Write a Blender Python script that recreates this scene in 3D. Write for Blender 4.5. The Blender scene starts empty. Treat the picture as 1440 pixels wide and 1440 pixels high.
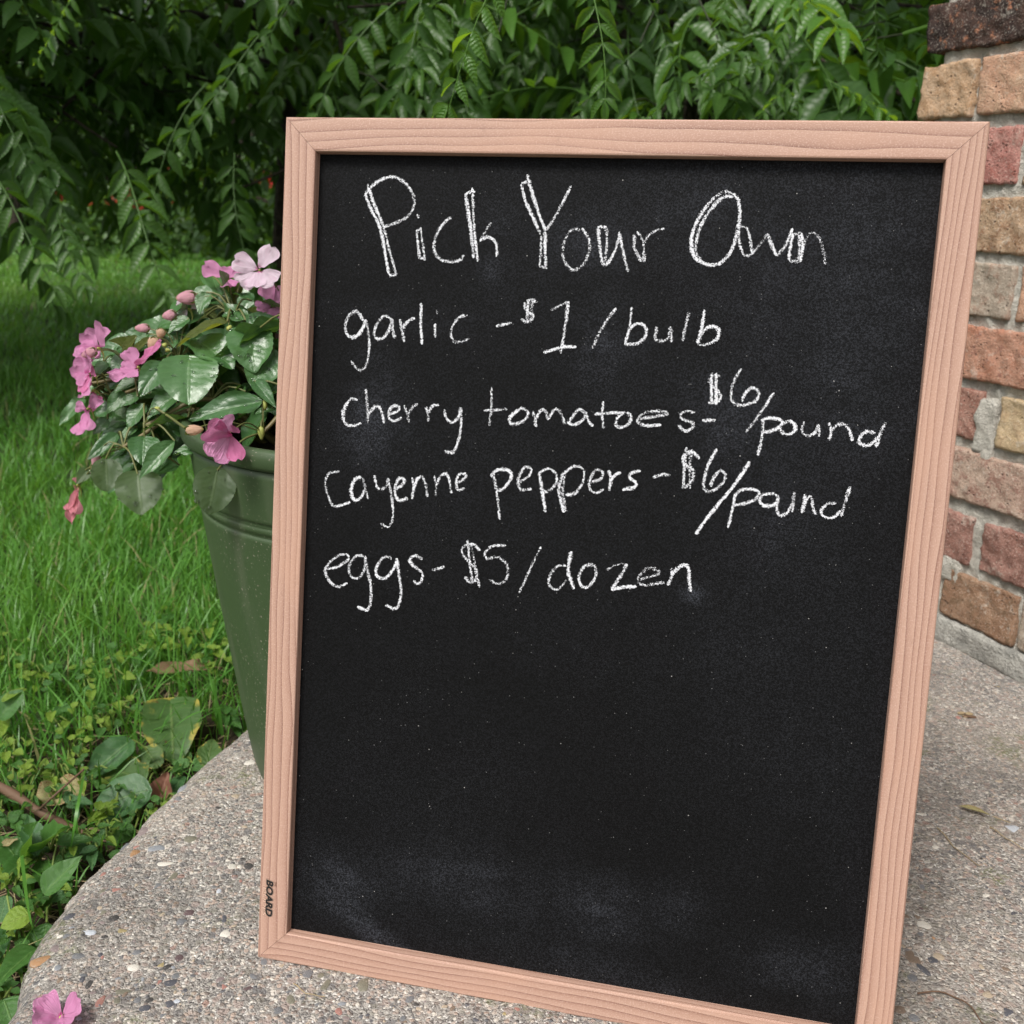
import bpy, bmesh, math, random
import numpy as np
from mathutils import Vector, Matrix

rng = np.random.default_rng(7)
random.seed(7)
S = bpy.context.scene
COL = S.collection

# ------------------------------------------------------------------ camera
FPX = 1500.0                      # focal length in photo pixels (photo 1440 wide)
R = np.array([[0.99973714, -0.02292718, 0.0],
              [0.00639841, 0.27900195, 0.96026922],
              [0.02201627, 0.9600168, -0.27907531]])      # camera (right, up, forward) -> world
CAM = np.array([0.0, 0.0, 0.5550543])
cd = bpy.data.cameras.new('camera'); cam = bpy.data.objects.new('camera', cd); COL.objects.link(cam)
M = Matrix(((R[0, 0], R[0, 1], -R[0, 2], CAM[0]), (R[1, 0], R[1, 1], -R[1, 2], CAM[1]),
            (R[2, 0], R[2, 1], -R[2, 2], CAM[2]), (0, 0, 0, 1)))
cam.matrix_world = M
cd.sensor_width = 36; cd.lens = FPX / 1440 * 36; cd.clip_start = 0.02; cd.clip_end = 400
cd.dof.use_dof = True; cd.dof.focus_distance = 0.76; cd.dof.aperture_fstop = 15
S.camera = cam
S.cycles.max_bounces = 6; S.cycles.diffuse_bounces = 2; S.cycles.glossy_bounces = 2; S.cycles.transmission_bounces = 4; S.cycles.transparent_max_bounces = 12

# ------------------------------------------------------------------ sky, sun, exposure
SUN_EL, SUN_AZ = math.radians(56), math.radians(212)      # azimuth clockwise from +Y
wd = bpy.data.worlds.new('World'); S.world = wd; wd.use_nodes = True
nt = wd.node_tree; nt.nodes.clear()
sky = nt.nodes.new('ShaderNodeTexSky'); sky.sky_type = 'NISHITA'; sky.sun_disc = False
sky.sun_elevation = SUN_EL; sky.sun_rotation = SUN_AZ; sky.dust_density = 4.0; sky.air_density = 1.2
hs = nt.nodes.new('ShaderNodeHueSaturation'); hs.inputs['Saturation'].default_value = 0.32
bg = nt.nodes.new('ShaderNodeBackground'); bg.inputs['Strength'].default_value = 0.12
ow = nt.nodes.new('ShaderNodeOutputWorld')
nt.links.new(sky.outputs[0], hs.inputs['Color']); nt.links.new(hs.outputs[0], bg.inputs[0]); nt.links.new(bg.outputs[0], ow.inputs[0])
sl = bpy.data.lights.new('sun', 'SUN'); sl.energy = 2.3; sl.angle = math.radians(20); sl.color = (1.0, 0.965, 0.91)
so = bpy.data.objects.new('sun', sl); COL.objects.link(so)
sdir = Vector((math.sin(SUN_AZ) * math.cos(SUN_EL), math.cos(SUN_AZ) * math.cos(SUN_EL), math.sin(SUN_EL)))
so.rotation_euler = sdir.to_track_quat('Z', 'Y').to_euler()
so.location = (0, 0, 12)
S.view_settings.view_transform = 'Standard'; S.view_settings.look = 'None'
S.view_settings.exposure = 0.42; S.view_settings.gamma = 1.0
S.view_settings.use_curve_mapping = False

# ------------------------------------------------------------------ pixel helpers
RI = np.linalg.inv(R)
def ray(u, v): return R @ np.array([(u - 720) / FPX, -(v - 720) / FPX, 1.0])
def at(u, v, d): return CAM + ray(u, v) * d               # d = depth along the view axis
def gnd(u, v, z=0.0):
    r = ray(u, v); return CAM + r * ((z - CAM[2]) / r[2])

# ------------------------------------------------------------------ mesh helpers
def vnoise(P, freq, seed=0):
    P = np.asarray(P, float) * freq + seed * 17.31
    i = np.floor(P).astype(np.int64); f = P - i; f = f * f * (3 - 2 * f)
    def h(a, b, c):
        n = (a * 73856093) ^ (b * 19349663) ^ (c * 83492791) ^ (seed * 2654435 + 1013)
        n = (n ^ (n >> 13)) * 1274126177 & 0x7fffffff
        n = (n ^ (n >> 15)) * 668265263 & 0x7fffffff
        return (n % 65536) / 32768.0 - 1.0
    x, y, z = i[..., 0], i[..., 1], i[..., 2]; fx, fy, fz = f[..., 0], f[..., 1], f[..., 2]
    r = 0
    for dx in (0, 1):
        for dy in (0, 1):
            for dz in (0, 1):
                w = (fx if dx else 1 - fx) * (fy if dy else 1 - fy) * (fz if dz else 1 - fz)
                r = r + w * h(x + dx, y + dy, z + dz)
    return r
def fbm(P, freq, oct=4, seed=0, gain=0.5):
    a, r = 1.0, 0
    for k in range(oct):
        r = r + a * vnoise(P, freq * 2 ** k, seed + k * 7); a *= gain
    return r

def mesh_data(name, V, F, mat=None, uv=None, smooth=True, attrs=None):
    """V (n,3); F list of arrays/lists of faces (each array uniform); uv per vertex (n,2)."""
    V = np.asarray(V, np.float32)
    if isinstance(F, np.ndarray): F = [F]
    elif len(F) and not isinstance(F[0], np.ndarray):
        d = {}
        for f in F: d.setdefault(len(f), []).append(f)
        F = [np.array(v) for v in d.values()]
    F = [f for f in F if len(f)]
    lv = np.concatenate([f.ravel() for f in F]).astype(np.int32)
    tot = np.concatenate([np.full(len(f), f.shape[1]) for f in F]).astype(np.int32)
    st = np.concatenate([[0], np.cumsum(tot)[:-1]]).astype(np.int32)
    me = bpy.data.meshes.new(name)
    me.vertices.add(len(V)); me.vertices.foreach_set('co', V.ravel())
    me.loops.add(len(lv)); me.loops.foreach_set('vertex_index', lv)
    me.polygons.add(len(tot)); me.polygons.foreach_set('loop_start', st); me.polygons.foreach_set('loop_total', tot)
    me.update(calc_edges=True); me.validate()
    me.polygons.foreach_set('use_smooth', np.full(len(me.polygons), smooth, bool))
    if uv is not None:
        l = me.uv_layers.new(name='UVMap'); l.data.foreach_set('uv', np.asarray(uv, np.float32)[lv].ravel())
    for k, a in (attrs or {}).items():
        at_ = me.attributes.new(k, 'FLOAT', 'POINT'); at_.data.foreach_set('value', np.asarray(a, np.float32))
    if mat: me.materials.append(mat)
    return me
def link(name, data, parent=None, loc=None, mtx=None, **props):
    o = bpy.data.objects.new(name, data); COL.objects.link(o)
    if parent is not None: o.parent = parent
    if mtx is not None: o.matrix_basis = mtx
    elif loc is not None: o.location = loc
    for k, v in props.items(): o[k] = v
    return o
def build(name, V, F, mat, parent=None, uv=None, smooth=True, attrs=None, loc=None, mtx=None, **props):
    return link(name, mesh_data(name, V, F, mat, uv, smooth, attrs), parent, loc, mtx, **props)
def thing(name, label, cat, loc=(0, 0, 0), rotz=0, group=None):
    o = link(name, None); o.location = loc; o.rotation_euler = (0, 0, rotz); o.empty_display_size = 0.05
    o['label'] = label; o['category'] = cat
    if group: o['group'] = group
    return o
class MB:
    def __init__(s): s.V = []; s.F = {}; s.U = []; s.n = 0
    def add(s, V, F, U=None):
        V = np.asarray(V, float); F = F if isinstance(F, (list, tuple)) and len(F) and isinstance(F[0], np.ndarray) else [np.asarray(F)]
        s.V.append(V); s.U.append(np.zeros((len(V), 2)) if U is None else np.asarray(U))
        for f in F:
            if len(f): s.F.setdefault(f.shape[1], []).append(f + s.n)
        s.n += len(V)
    def data(s): return np.concatenate(s.V), [np.concatenate(v) for v in s.F.values()], np.concatenate(s.U)
    def mesh(s, name, mat, smooth=True):
        V, F, U = s.data(); return mesh_data(name, V, F, mat, U, smooth)
    def build(s, name, mat, parent=None, smooth=True, **props):
        return link(name, s.mesh(name, mat, smooth), parent, **props)
def grid_faces(nu, nv, wrap=False):
    i = np.arange(nu - 1)[:, None]; j = np.arange(nv - (0 if wrap else 1))[None, :]
    a = i * nv + j; b = i * nv + (j + 1) % nv; c = (i + 1) * nv + (j + 1) % nv; d = (i + 1) * nv + j
    return np.stack([a, b, c, d], -1).reshape(-1, 4)
def norm(v): v = np.asarray(v, float); return v / (np.linalg.norm(v) + 1e-12)
def tube(P, r, n=6):
    P = np.asarray(P, float); m = len(P); r = np.broadcast_to(np.asarray(r, float), (m,))
    T = np.gradient(P, axis=0); T /= np.linalg.norm(T, axis=1)[:, None] + 1e-12
    ref = np.array([0.3, 0.1, 1.0]) if abs(T[0][2]) < 0.9 else np.array([1.0, 0.2, 0])
    A = np.cross(T, ref); A /= np.linalg.norm(A, axis=1)[:, None]; B = np.cross(T, A)
    th = np.linspace(0, 2 * np.pi, n, endpoint=False)
    V = P[:, None, :] + r[:, None, None] * (np.cos(th)[None, :, None] * A[:, None, :] + np.sin(th)[None, :, None] * B[:, None, :])
    return V.reshape(-1, 3), grid_faces(m, n, True)
def catmull(P, step):
    P = np.asarray(P, float)
    if len(P) == 2:
        n = max(2, int(np.linalg.norm(P[1] - P[0]) / step) + 1); t = np.linspace(0, 1, n)[:, None]
        return P[0] * (1 - t) + P[1] * t
    Q = np.vstack([2 * P[0] - P[1], P, 2 * P[-1] - P[-2]]); out = []
    for k in range(1, len(Q) - 2):
        p0, p1, p2, p3 = Q[k - 1:k + 3]; n = max(2, int(np.linalg.norm(p2 - p1) / step) + 1)
        t = np.linspace(0, 1, n, endpoint=False)[:, None]
        out.append(0.5 * (2 * p1 + (p2 - p0) * t + (2 * p0 - 5 * p1 + 4 * p2 - p3) * t * t + (3 * p1 - p0 - 3 * p2 + p3) * t ** 3))
    out.append(P[-1:]); return np.vstack(out)
def frame(o, y, zhint):
    """matrix with local y along y, local z near zhint"""
    y = norm(y); x = norm(np.cross(y, zhint)); z = np.cross(x, y)
    return Matrix(((x[0], y[0], z[0], o[0]), (x[1], y[1], z[1], o[1]), (x[2], y[2], z[2], o[2]), (0, 0, 0, 1)))
def rounded_box(nx, ny, nz, hx, hy, hz, rad):
    """subdivided closed box with rounded edges, half sizes hx hy hz"""
    bm = bmesh.new()
    def face(ax, sgn, na, nb):
        o1, o2 = [(1, 2), (2, 0), (0, 1)][ax]
        vs = [[None] * (nb + 1) for _ in range(na + 1)]
        for i in range(na + 1):
            for j in range(nb + 1):
                p = [0, 0, 0]; p[ax] = sgn; p[o1] = -1 + 2 * i / na; p[o2] = -1 + 2 * j / nb
                vs[i][j] = bm.verts.new(p)
        for i in range(na):
            for j in range(nb):
                q = [vs[i][j], vs[i + 1][j], vs[i + 1][j + 1], vs[i][j + 1]]
                bm.faces.new(q if sgn > 0 else q[::-1])
    n = (nx, ny, nz)
    for ax in range(3):
        o1, o2 = [(1, 2), (2, 0), (0, 1)][ax]
        for s_ in (-1, 1): face(ax, s_, n[o1], n[o2])
    bmesh.ops.remove_doubles(bm, verts=bm.verts, dist=1e-5)
    V = np.array([v.co[:] for v in bm.verts]); bm.verts.index_update()
    F = np.array([[v.index for v in f.verts] for f in bm.faces]); bm.free()
    h = np.array([hx, hy, hz]); P = V * h; inner = np.clip(P, -(h - rad), h - rad)
    D = P - inner; L = np.linalg.norm(D, axis=1)[:, None]
    N = np.where(L > 1e-9, D / np.maximum(L, 1e-9), 0)
    return inner + N * rad, F, N

# ------------------------------------------------------------------ material helpers
class NT:
    def __init__(s, name):
        s.m = bpy.data.materials.new(name); s.m.use_nodes = True; s.t = s.m.node_tree; s.t.nodes.clear()
        s.out = s.t.nodes.new('ShaderNodeOutputMaterial')
    def n(s, typ, props=None, **ins):
        nd = s.t.nodes.new('ShaderNode' + typ)
        for k, v in (props or {}).items(): setattr(nd, k, v)
        for k, v in ins.items():
            key = int(k[1:]) if k[0] == 'i' and k[1:].isdigit() else k.replace('_', ' ')
            s.set(nd.inputs[key], v)
        return nd
    def set(s, inp, v):
        if isinstance(v, bpy.types.NodeSocket): s.t.links.new(v, inp)
        elif isinstance(v, bpy.types.Node): s.t.links.new(v.outputs[0], inp)
        else: inp.default_value = v if not (isinstance(v, tuple) and len(v) == 3 and len(inp.default_value) == 4) else (*v, 1)
    def math(s, op, a, b=0.0, c=0.0, clamp=False):
        nd = s.t.nodes.new('ShaderNodeMath'); nd.operation = op; nd.use_clamp = clamp
        s.set(nd.inputs[0], a); s.set(nd.inputs[1], b); s.set(nd.inputs[2], c); return nd.outputs[0]
    def mix(s, f, a, b, blend='MIX'):
        nd = s.t.nodes.new('ShaderNodeMix'); nd.data_type = 'RGBA'; nd.blend_type = blend
        s.set(nd.inputs[0], f); s.set(nd.inputs[6], a); s.set(nd.inputs[7], b); return nd.outputs[2]
    def ramp(s, f, stops, interp='LINEAR'):
        nd = s.t.nodes.new('ShaderNodeValToRGB'); cr = nd.color_ramp; cr.interpolation = interp
        while len(cr.elements) < len(stops): cr.elements.new(0.5)
        for e, (p, c) in zip(cr.elements, stops):
            e.position = p; e.color = (*c, 1) if not isinstance(c, float) else (c, c, c, 1)
        s.set(nd.inputs[0], f); return nd.outputs[0]
    def step(s, x, a, b):
        nd = s.t.nodes.new('ShaderNodeMapRange'); nd.interpolation_type = 'SMOOTHSTEP'
        s.set(nd.inputs[0], x); nd.inputs[1].default_value = a; nd.inputs[2].default_value = b; return nd.outputs[0]
    def noise(s, co, scale, detail=3.0, rough=0.5, dist=0.0):
        return s.n('TexNoise', Vector=co, Scale=scale, Detail=detail, Roughness=rough, Distortion=dist).outputs[0]
    def mapping(s, co, sc=(1, 1, 1), loc=(0, 0, 0)):
        return s.n('Mapping', Vector=co, Scale=sc, Location=loc).outputs[0]
    def coord(s, w='Object'): return s.n('TexCoord').outputs[w]
    def uv(s): 
        sp = s.n('SeparateXYZ', i0=s.coord('UV')); return sp.outputs[0], sp.outputs[1]
    def bump(s, h, dist, strength=1.0): return s.n('Bump', Height=h, Distance=dist, Strength=strength).outputs[0]
    def pbr(s, color, rough=0.6, nrm=None, spec=0.5, **kw):
        p = s.n('BsdfPrincipled', Base_Color=color, Roughness=rough, **kw)
        p.inputs['Specular IOR Level'].default_value = spec
        if nrm is not None: s.set(p.inputs['Normal'], nrm)
        return p
    def done(s, sh): s.t.links.new(sh.outputs[0] if isinstance(sh, bpy.types.Node) else sh, s.out.inputs[0]); return s.m

def m_wood():
    t = NT('wood_laminate'); u, v = t.uv()
    co = t.n('CombineXYZ', X=u, Y=v).outputs[0]
    warp = t.noise(t.mapping(co, (5, 28, 1)), 1.0, 3, 0.5)
    slow = t.noise(t.mapping(co, (3.4, 22, 1)), 1.0, 2, 0.5)
    ph = t.math('ADD', t.math('MULTIPLY', v, 190.0), t.math('MULTIPLY', t.math('SUBTRACT', slow, 0.5), 5.5))
    ph = t.math('ADD', ph, t.math('MULTIPLY', t.math('SUBTRACT', warp, 0.5), 0.9))
    saw = t.math('FRACT', ph)
    line = t.math('POWER', saw, 9.0)                                 # late wood, a thin dark line per ring
    fib = t.noise(t.mapping(co, (160, 2200, 1)), 1.0, 2, 0.6)
    speck = t.noise(t.mapping(co, (900, 1800, 1)), 1.0, 1, 0.5)
    c = t.mix(saw, (0.480, 0.305, 0.232), (0.365, 0.212, 0.157))
    c = t.mix(t.math('MULTIPLY', line, 0.95), c, (0.17, 0.080, 0.055))
    c = t.mix(t.math('MULTIPLY', t.step(fib, 0.45, 0.7), 0.38), c, (0.34, 0.19, 0.14))
    c = t.mix(t.math('MULTIPLY', t.step(speck, 0.52, 0.66), 0.34), c, (0.66, 0.48, 0.41))
    tone = t.noise(t.mapping(co, (7, 30, 1)), 1.0, 3, 0.6)
    c = t.mix(t.math('MULTIPLY', t.step(tone, 0.45, 0.72), 0.35), c, (0.52, 0.305, 0.212))
    c = t.mix(t.math('MULTIPLY', t.step(t.noise(t.mapping(co, (40, 60, 1)), 1.0, 4, 0.7), 0.62, 0.78), 0.35), c, (0.20, 0.11, 0.08))
    h = t.math('SUBTRACT', t.math('MULTIPLY', speck, 0.4), line)
    return t.done(t.pbr(c, 0.52, t.bump(h, 0.00012, 0.6), 0.4))
def m_board():
    t = NT('chalkboard_black'); co = t.coord()
    dust = t.n('Attribute', {'attribute_name': 'dust'}).outputs['Fac']
    g = t.noise(co, 900.0, 2, 0.7); g2 = t.noise(co, 2300.0, 1, 0.5)
    streak = t.noise(t.mapping(co, (60, 9, 30)), 1.0, 4, 0.6)
    d = t.math('MULTIPLY', dust, t.math('ADD', 0.35, t.math('MULTIPLY', streak, 1.3)))
    d = t.math('MULTIPLY', d, t.math('ADD', 0.25, t.math('MULTIPLY', t.step(g, 0.42, 0.68), 1.6)))
    sp = t.n('TexVoronoi', {'feature': 'F1'}, Vector=co, Scale=300.0, Randomness=1.0)
    dot = t.math('MULTIPLY', t.step(sp.outputs['Distance'], 0.13, 0.05), t.step(t.noise(co, 300.0, 0), 0.60, 0.72))
    sp2 = t.n('TexVoronoi', {'feature': 'F1'}, Vector=co, Scale=110.0, Randomness=1.0)
    dot2 = t.math('MULTIPLY', t.step(sp2.outputs['Distance'], 0.055, 0.03), t.step(t.noise(co, 90.0, 0), 0.56, 0.66))
    base = t.mix(t.step(g, 0.35, 0.75), (0.0022, 0.0022, 0.0023), (0.0085, 0.0088, 0.0098))
    c = t.mix(t.math('MULTIPLY', d, 0.037, clamp=True), base, (0.50, 0.54, 0.66))
    c = t.mix(t.math('MULTIPLY', dot, 0.25), c, (0.6, 0.6, 0.6))
    c = t.mix(t.math('MULTIPLY', dot2, 0.4), c, (0.75, 0.73, 0.7))
    h = t.math('ADD', g, t.math('MULTIPLY', g2, 0.5))
    return t.done(t.pbr(c, 0.66, t.bump(h, 0.00022, 0.5), 0.10))
def m_chalk():
    t = NT('chalk'); co = t.coord(); u, v = t.uv()      # u = -1..1 across mapped to 0..1, v = pressure
    e = t.math('ABSOLUTE', t.math('SUBTRACT', t.math('MULTIPLY', u, 2.0), 1.0))
    g = t.math('ADD', t.math('MULTIPLY', t.noise(co, 1150.0, 2, 0.7), 0.7), t.math('MULTIPLY', t.noise(co, 2600.0, 1, 0.5), 0.3))
    th = t.math('ADD', t.math('ADD', 0.405, t.math('MULTIPLY', t.math('POWER', e, 2.0), 0.25)), t.math('MULTIPLY', t.math('SUBTRACT', 1.0, v), 0.20))
    a = t.step(t.math('SUBTRACT', g, th), -0.02, 0.05)
    a = t.math('MULTIPLY', a, t.math('ADD', 0.72, t.math('MULTIPLY', t.noise(co, 500.0, 1), 0.35)), clamp=True)
    p = t.pbr((0.76, 0.77, 0.81), 0.95, t.bump(g, 0.0003, 0.5), 0.1)
    tr = t.n('BsdfTransparent')
    mx = t.n('MixShader', i0=a); t.set(mx.inputs[1], tr); t.set(mx.inputs[2], p)
    return t.done(mx)
def m_flat(name, c, rough=0.6, spec=0.4): 
    t = NT(name); co = t.coord(); n = t.noise(co, 120.0, 3)
    return t.done(t.pbr(t.mix(n, tuple(x * 0.85 for x in c), tuple(min(1, x * 1.12) for x in c)), rough, t.bump(n, 0.0004, 0.4), spec))
def leaf_shader(t, c, rough, nrm, trans=0.35, tcol=None, spec=0.5):
    p = t.pbr(c, rough, nrm, spec)
    tc = t.mix(1.0, c, tcol or (1.0, 1.0, 0.45), 'MULTIPLY') if not tcol else tcol
    tl = t.n('BsdfTranslucent', Color=tc)
    mx = t.n('MixShader', i0=trans); t.set(mx.inputs[1], p); t.set(mx.inputs[2], tl); return t.done(mx)
def m_leaf(name, dark, light, vein, rough=0.32, nlat=7, slope=3.2, trans=0.3, tcol=(0.22, 0.36, 0.03), spots=None, bumpd=0.0008, gain=0.5, spec=0.5, bstr=0.8):
    t = NT(name); u, v = t.uv(); co = t.coord()
    rnd = t.n('ObjectInfo').outputs['Random']
    e = t.math('ABSOLUTE', t.math('SUBTRACT', u, 0.5))
    mid = t.step(e, 0.035, 0.008)
    ph = t.math('SUBTRACT', t.math('MULTIPLY', v, float(nlat)), t.math('MULTIPLY', e, slope))
    ph = t.math('FRACT', t.math('ADD', ph, t.math('MULTIPLY', t.math('SUBTRACT', t.noise(co, 5.0, 3), 0.5), 1.5)))
    tri = t.math('ABSOLUTE', t.math('SUBTRACT', ph, 0.5))
    lat = t.step(tri, 0.06, 0.015)
    n = t.noise(co, 60.0, 3)
    c = t.mix(t.math('ADD', t.math('MULTIPLY', n, 0.6), t.math('MULTIPLY', rnd, 0.5), clamp=True), dark, light)
    c = t.mix(t.math('MULTIPLY', t.math('MAXIMUM', t.math('MULTIPLY', mid, 1.0), t.math('MULTIPLY', lat, 0.45)), gain), c, vein)
    if spots:
        s1 = t.noise(co, spots[1], 3, 0.6); edge = t.math('ADD', s1, t.math('MULTIPLY', e, 0.5))
        c = t.mix(t.step(edge, spots[2], spots[2] + 0.12), c, spots[0])
        c = t.mix(t.step(t.noise(co, spots[1] * 2.3, 2), 0.68, 0.76), c, (0.13, 0.06, 0.025))
    puff = t.math('MULTIPLY', t.math('SUBTRACT', 0.5, tri), -1.0)
    h = t.math('SUBTRACT', t.math('MULTIPLY', tri, 1.2), t.math('MULTIPLY', mid, 0.6))
    h = t.math('ADD', h, t.math('MULTIPLY', n, 0.7))
    return leaf_shader(t, c, rough, t.bump(h, bumpd, bstr), trans, tcol, spec)
def m_foliage(name, dark, light, rough=0.45, trans=0.35, tcol=(0.16, 0.30, 0.02), ns=1.2):
    t = NT(name); co = t.n('NewGeometry').outputs['Position']; rnd = t.n('ObjectInfo').outputs['Random']
    u, v = t.uv(); n = t.noise(co, ns, 2)
    f = t.math('ADD', t.math('MULTIPLY', n, 0.5), t.math('MULTIPLY', u, 0.5), clamp=True)
    c = t.mix(f, dark, light)
    return leaf_shader(t, c, rough, None, trans, tcol, 0.4)
def m_grass():
    t = NT('grass_blades'); u, v = t.uv(); co = t.n('NewGeometry').outputs['Position']
    n = t.noise(co, 1.6, 3); n2 = t.noise(co, 0.35, 2)
    c = t.mix(u, (0.050, 0.170, 0.022), (0.150, 0.360, 0.065))
    c = t.mix(t.math('MULTIPLY', t.step(n, 0.45, 0.75), 0.55), c, (0.180, 0.385, 0.060))
    c = t.mix(t.math('MULTIPLY', t.step(n2, 0.5, 0.7), 0.45), c, (0.23, 0.37, 0.06))
    c = t.mix(t.step(u, 0.955, 0.965), c, (0.33, 0.30, 0.14))
    return leaf_shader(t, c, 0.38, None, 0.38, (0.22, 0.46, 0.04), 0.5)
def m_soil(name, a, b, sc=25.0):
    t = NT(name); co = t.coord(); n = t.noise(co, sc, 6, 0.65); n2 = t.noise(co, sc * 6, 3)
    c = t.mix(t.step(n, 0.3, 0.7), a, b)
    return t.done(t.pbr(c, 0.9, t.bump(t.math('ADD', n, t.math('MULTIPLY', n2, 0.4)), 0.01, 0.8), 0.2))
def m_concrete():
    t = NT('exposed_aggregate_concrete'); co = t.coord()
    w = t.n('VectorMath', {'operation': 'ADD'}, i0=co, i1=t.n('VectorMath', {'operation': 'SCALE'}, i0=t.n('TexNoise', Vector=co, Scale=160.0, Detail=2.0).outputs[1], Scale=0.0035).outputs[0]).outputs[0]
    v1 = t.n('TexVoronoi', {'feature': 'F1'}, Vector=w, Scale=270.0, Randomness=1.0)
    v2 = t.n('TexVoronoi', {'feature': 'F1'}, Vector=w, Scale=620.0, Randomness=1.0)
    r1 = t.n('SeparateColor', i0=v1.outputs['Color']).outputs[0]; r2 = t.n('SeparateColor', i0=v2.outputs['Color'])
    stone = t.ramp(r1, [(0.0, (0.20, 0.165, 0.145)), (0.16, (0.37, 0.30, 0.26)), (0.34, (0.50, 0.435, 0.375)), (0.5, (0.27, 0.24, 0.225)),
                        (0.62, (0.44, 0.34, 0.28)), (0.76, (0.62, 0.57, 0.50)), (0.88, (0.33, 0.31, 0.27)), (0.95, (0.13, 0.13, 0.14))], 'CONSTANT')
    sand = t.ramp(r2.outputs[1], [(0.0, (0.125, 0.118, 0.112)), (0.18, (0.265, 0.248, 0.228)), (0.45, (0.385, 0.360, 0.328)), (0.75, (0.215, 0.200, 0.185)), (0.92, (0.63, 0.605, 0.565))], 'CONSTANT')
    big = t.noise(co, 7.0, 3); 
    m1 = t.math('MULTIPLY', t.step(v1.outputs['Distance'], 0.62, 0.42), t.step(t.n('SeparateColor', i0=v1.outputs['Color']).outputs[1], 0.30, 0.36))
    c = t.mix(m1, sand, stone)
    v3 = t.n('TexVoronoi', {'feature': 'F1'}, Vector=w, Scale=125.0, Randomness=1.0); c3 = t.n('SeparateColor', i0=v3.outputs['Color'])
    st3 = t.ramp(c3.outputs[2], [(0.0, (0.15, 0.145, 0.145)), (0.2, (0.33, 0.265, 0.235)), (0.4, (0.235, 0.22, 0.19)), (0.6, (0.40, 0.345, 0.30)), (0.78, (0.60, 0.55, 0.49)), (0.93, (0.31, 0.19, 0.155))], 'CONSTANT')
    m3 = t.math('MULTIPLY', t.step(v3.outputs['Distance'], 0.50, 0.40), t.step(c3.outputs[0], 0.56, 0.60))
    c = t.mix(t.math('MULTIPLY', m3, 0.85), c, st3)
    fine = t.noise(co, 900.0, 2, 0.7)
    c = t.mix(t.math('MULTIPLY', t.step(fine, 0.55, 0.75), 0.5), c, (0.70, 0.64, 0.56))
    c = t.mix(t.math('MULTIPLY', t.step(fine, 0.42, 0.28), 0.6), c, (0.13, 0.11, 0.10))
    c = t.mix(t.math('MULTIPLY', t.step(big, 0.38, 0.68), 0.45), c, t.mix(0.5, c, (0.47, 0.40, 0.33)))
    moss = t.math('MULTIPLY', t.step(t.noise(co, 12.0, 5, 0.65), 0.55, 0.66), t.step(t.noise(co, 300.0, 2), 0.42, 0.58))
    c = t.mix(t.math('MULTIPLY', moss, 0.75), c, (0.15, 0.165, 0.07))
    c = t.mix(t.math('MULTIPLY', t.step(t.noise(co, 5.0, 5, 0.6), 0.47, 0.66), 0.6), c, t.mix(0.65, c, (0.11, 0.102, 0.092)))
    h = t.math('ADD', t.math('MULTIPLY', t.step(v1.outputs['Distance'], 0.6, 0.1), 0.7), t.math('ADD', t.math('MULTIPLY', t.step(v2.outputs['Distance'], 0.7, 0.1), 0.35), t.math('MULTIPLY', fine, 0.5)))
    return t.done(t.pbr(c, 0.85, t.bump(h, 0.0018, 0.9), 0.25))
def m_stone(name, c, v=0.25):
    t = NT(name); co = t.coord(); n = t.noise(co, 160.0, 4, 0.65); n2 = t.noise(co, 900.0, 2)
    rnd = t.n('ObjectInfo').outputs['Random']
    a = tuple(x * (1 - v) for x in c); b = tuple(min(1, x * (1 + v)) for x in c)
    col = t.mix(t.math('ADD', t.math('MULTIPLY', n, 0.7), t.math('MULTIPLY', rnd, 0.3)), a, b)
    col = t.mix(t.math('MULTIPLY', t.step(n2, 0.55, 0.7), 0.45), col, (0.58, 0.52, 0.46)); col = t.mix(t.math('MULTIPLY', t.step(t.noise(co, 2.2, 4, 0.7), 0.54, 0.66), 0.5), col, (0.52, 0.46, 0.40))
    return t.done(t.pbr(col, 0.55, t.bump(t.math('ADD', n, n2), 0.0006, 0.6), 0.4))
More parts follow.
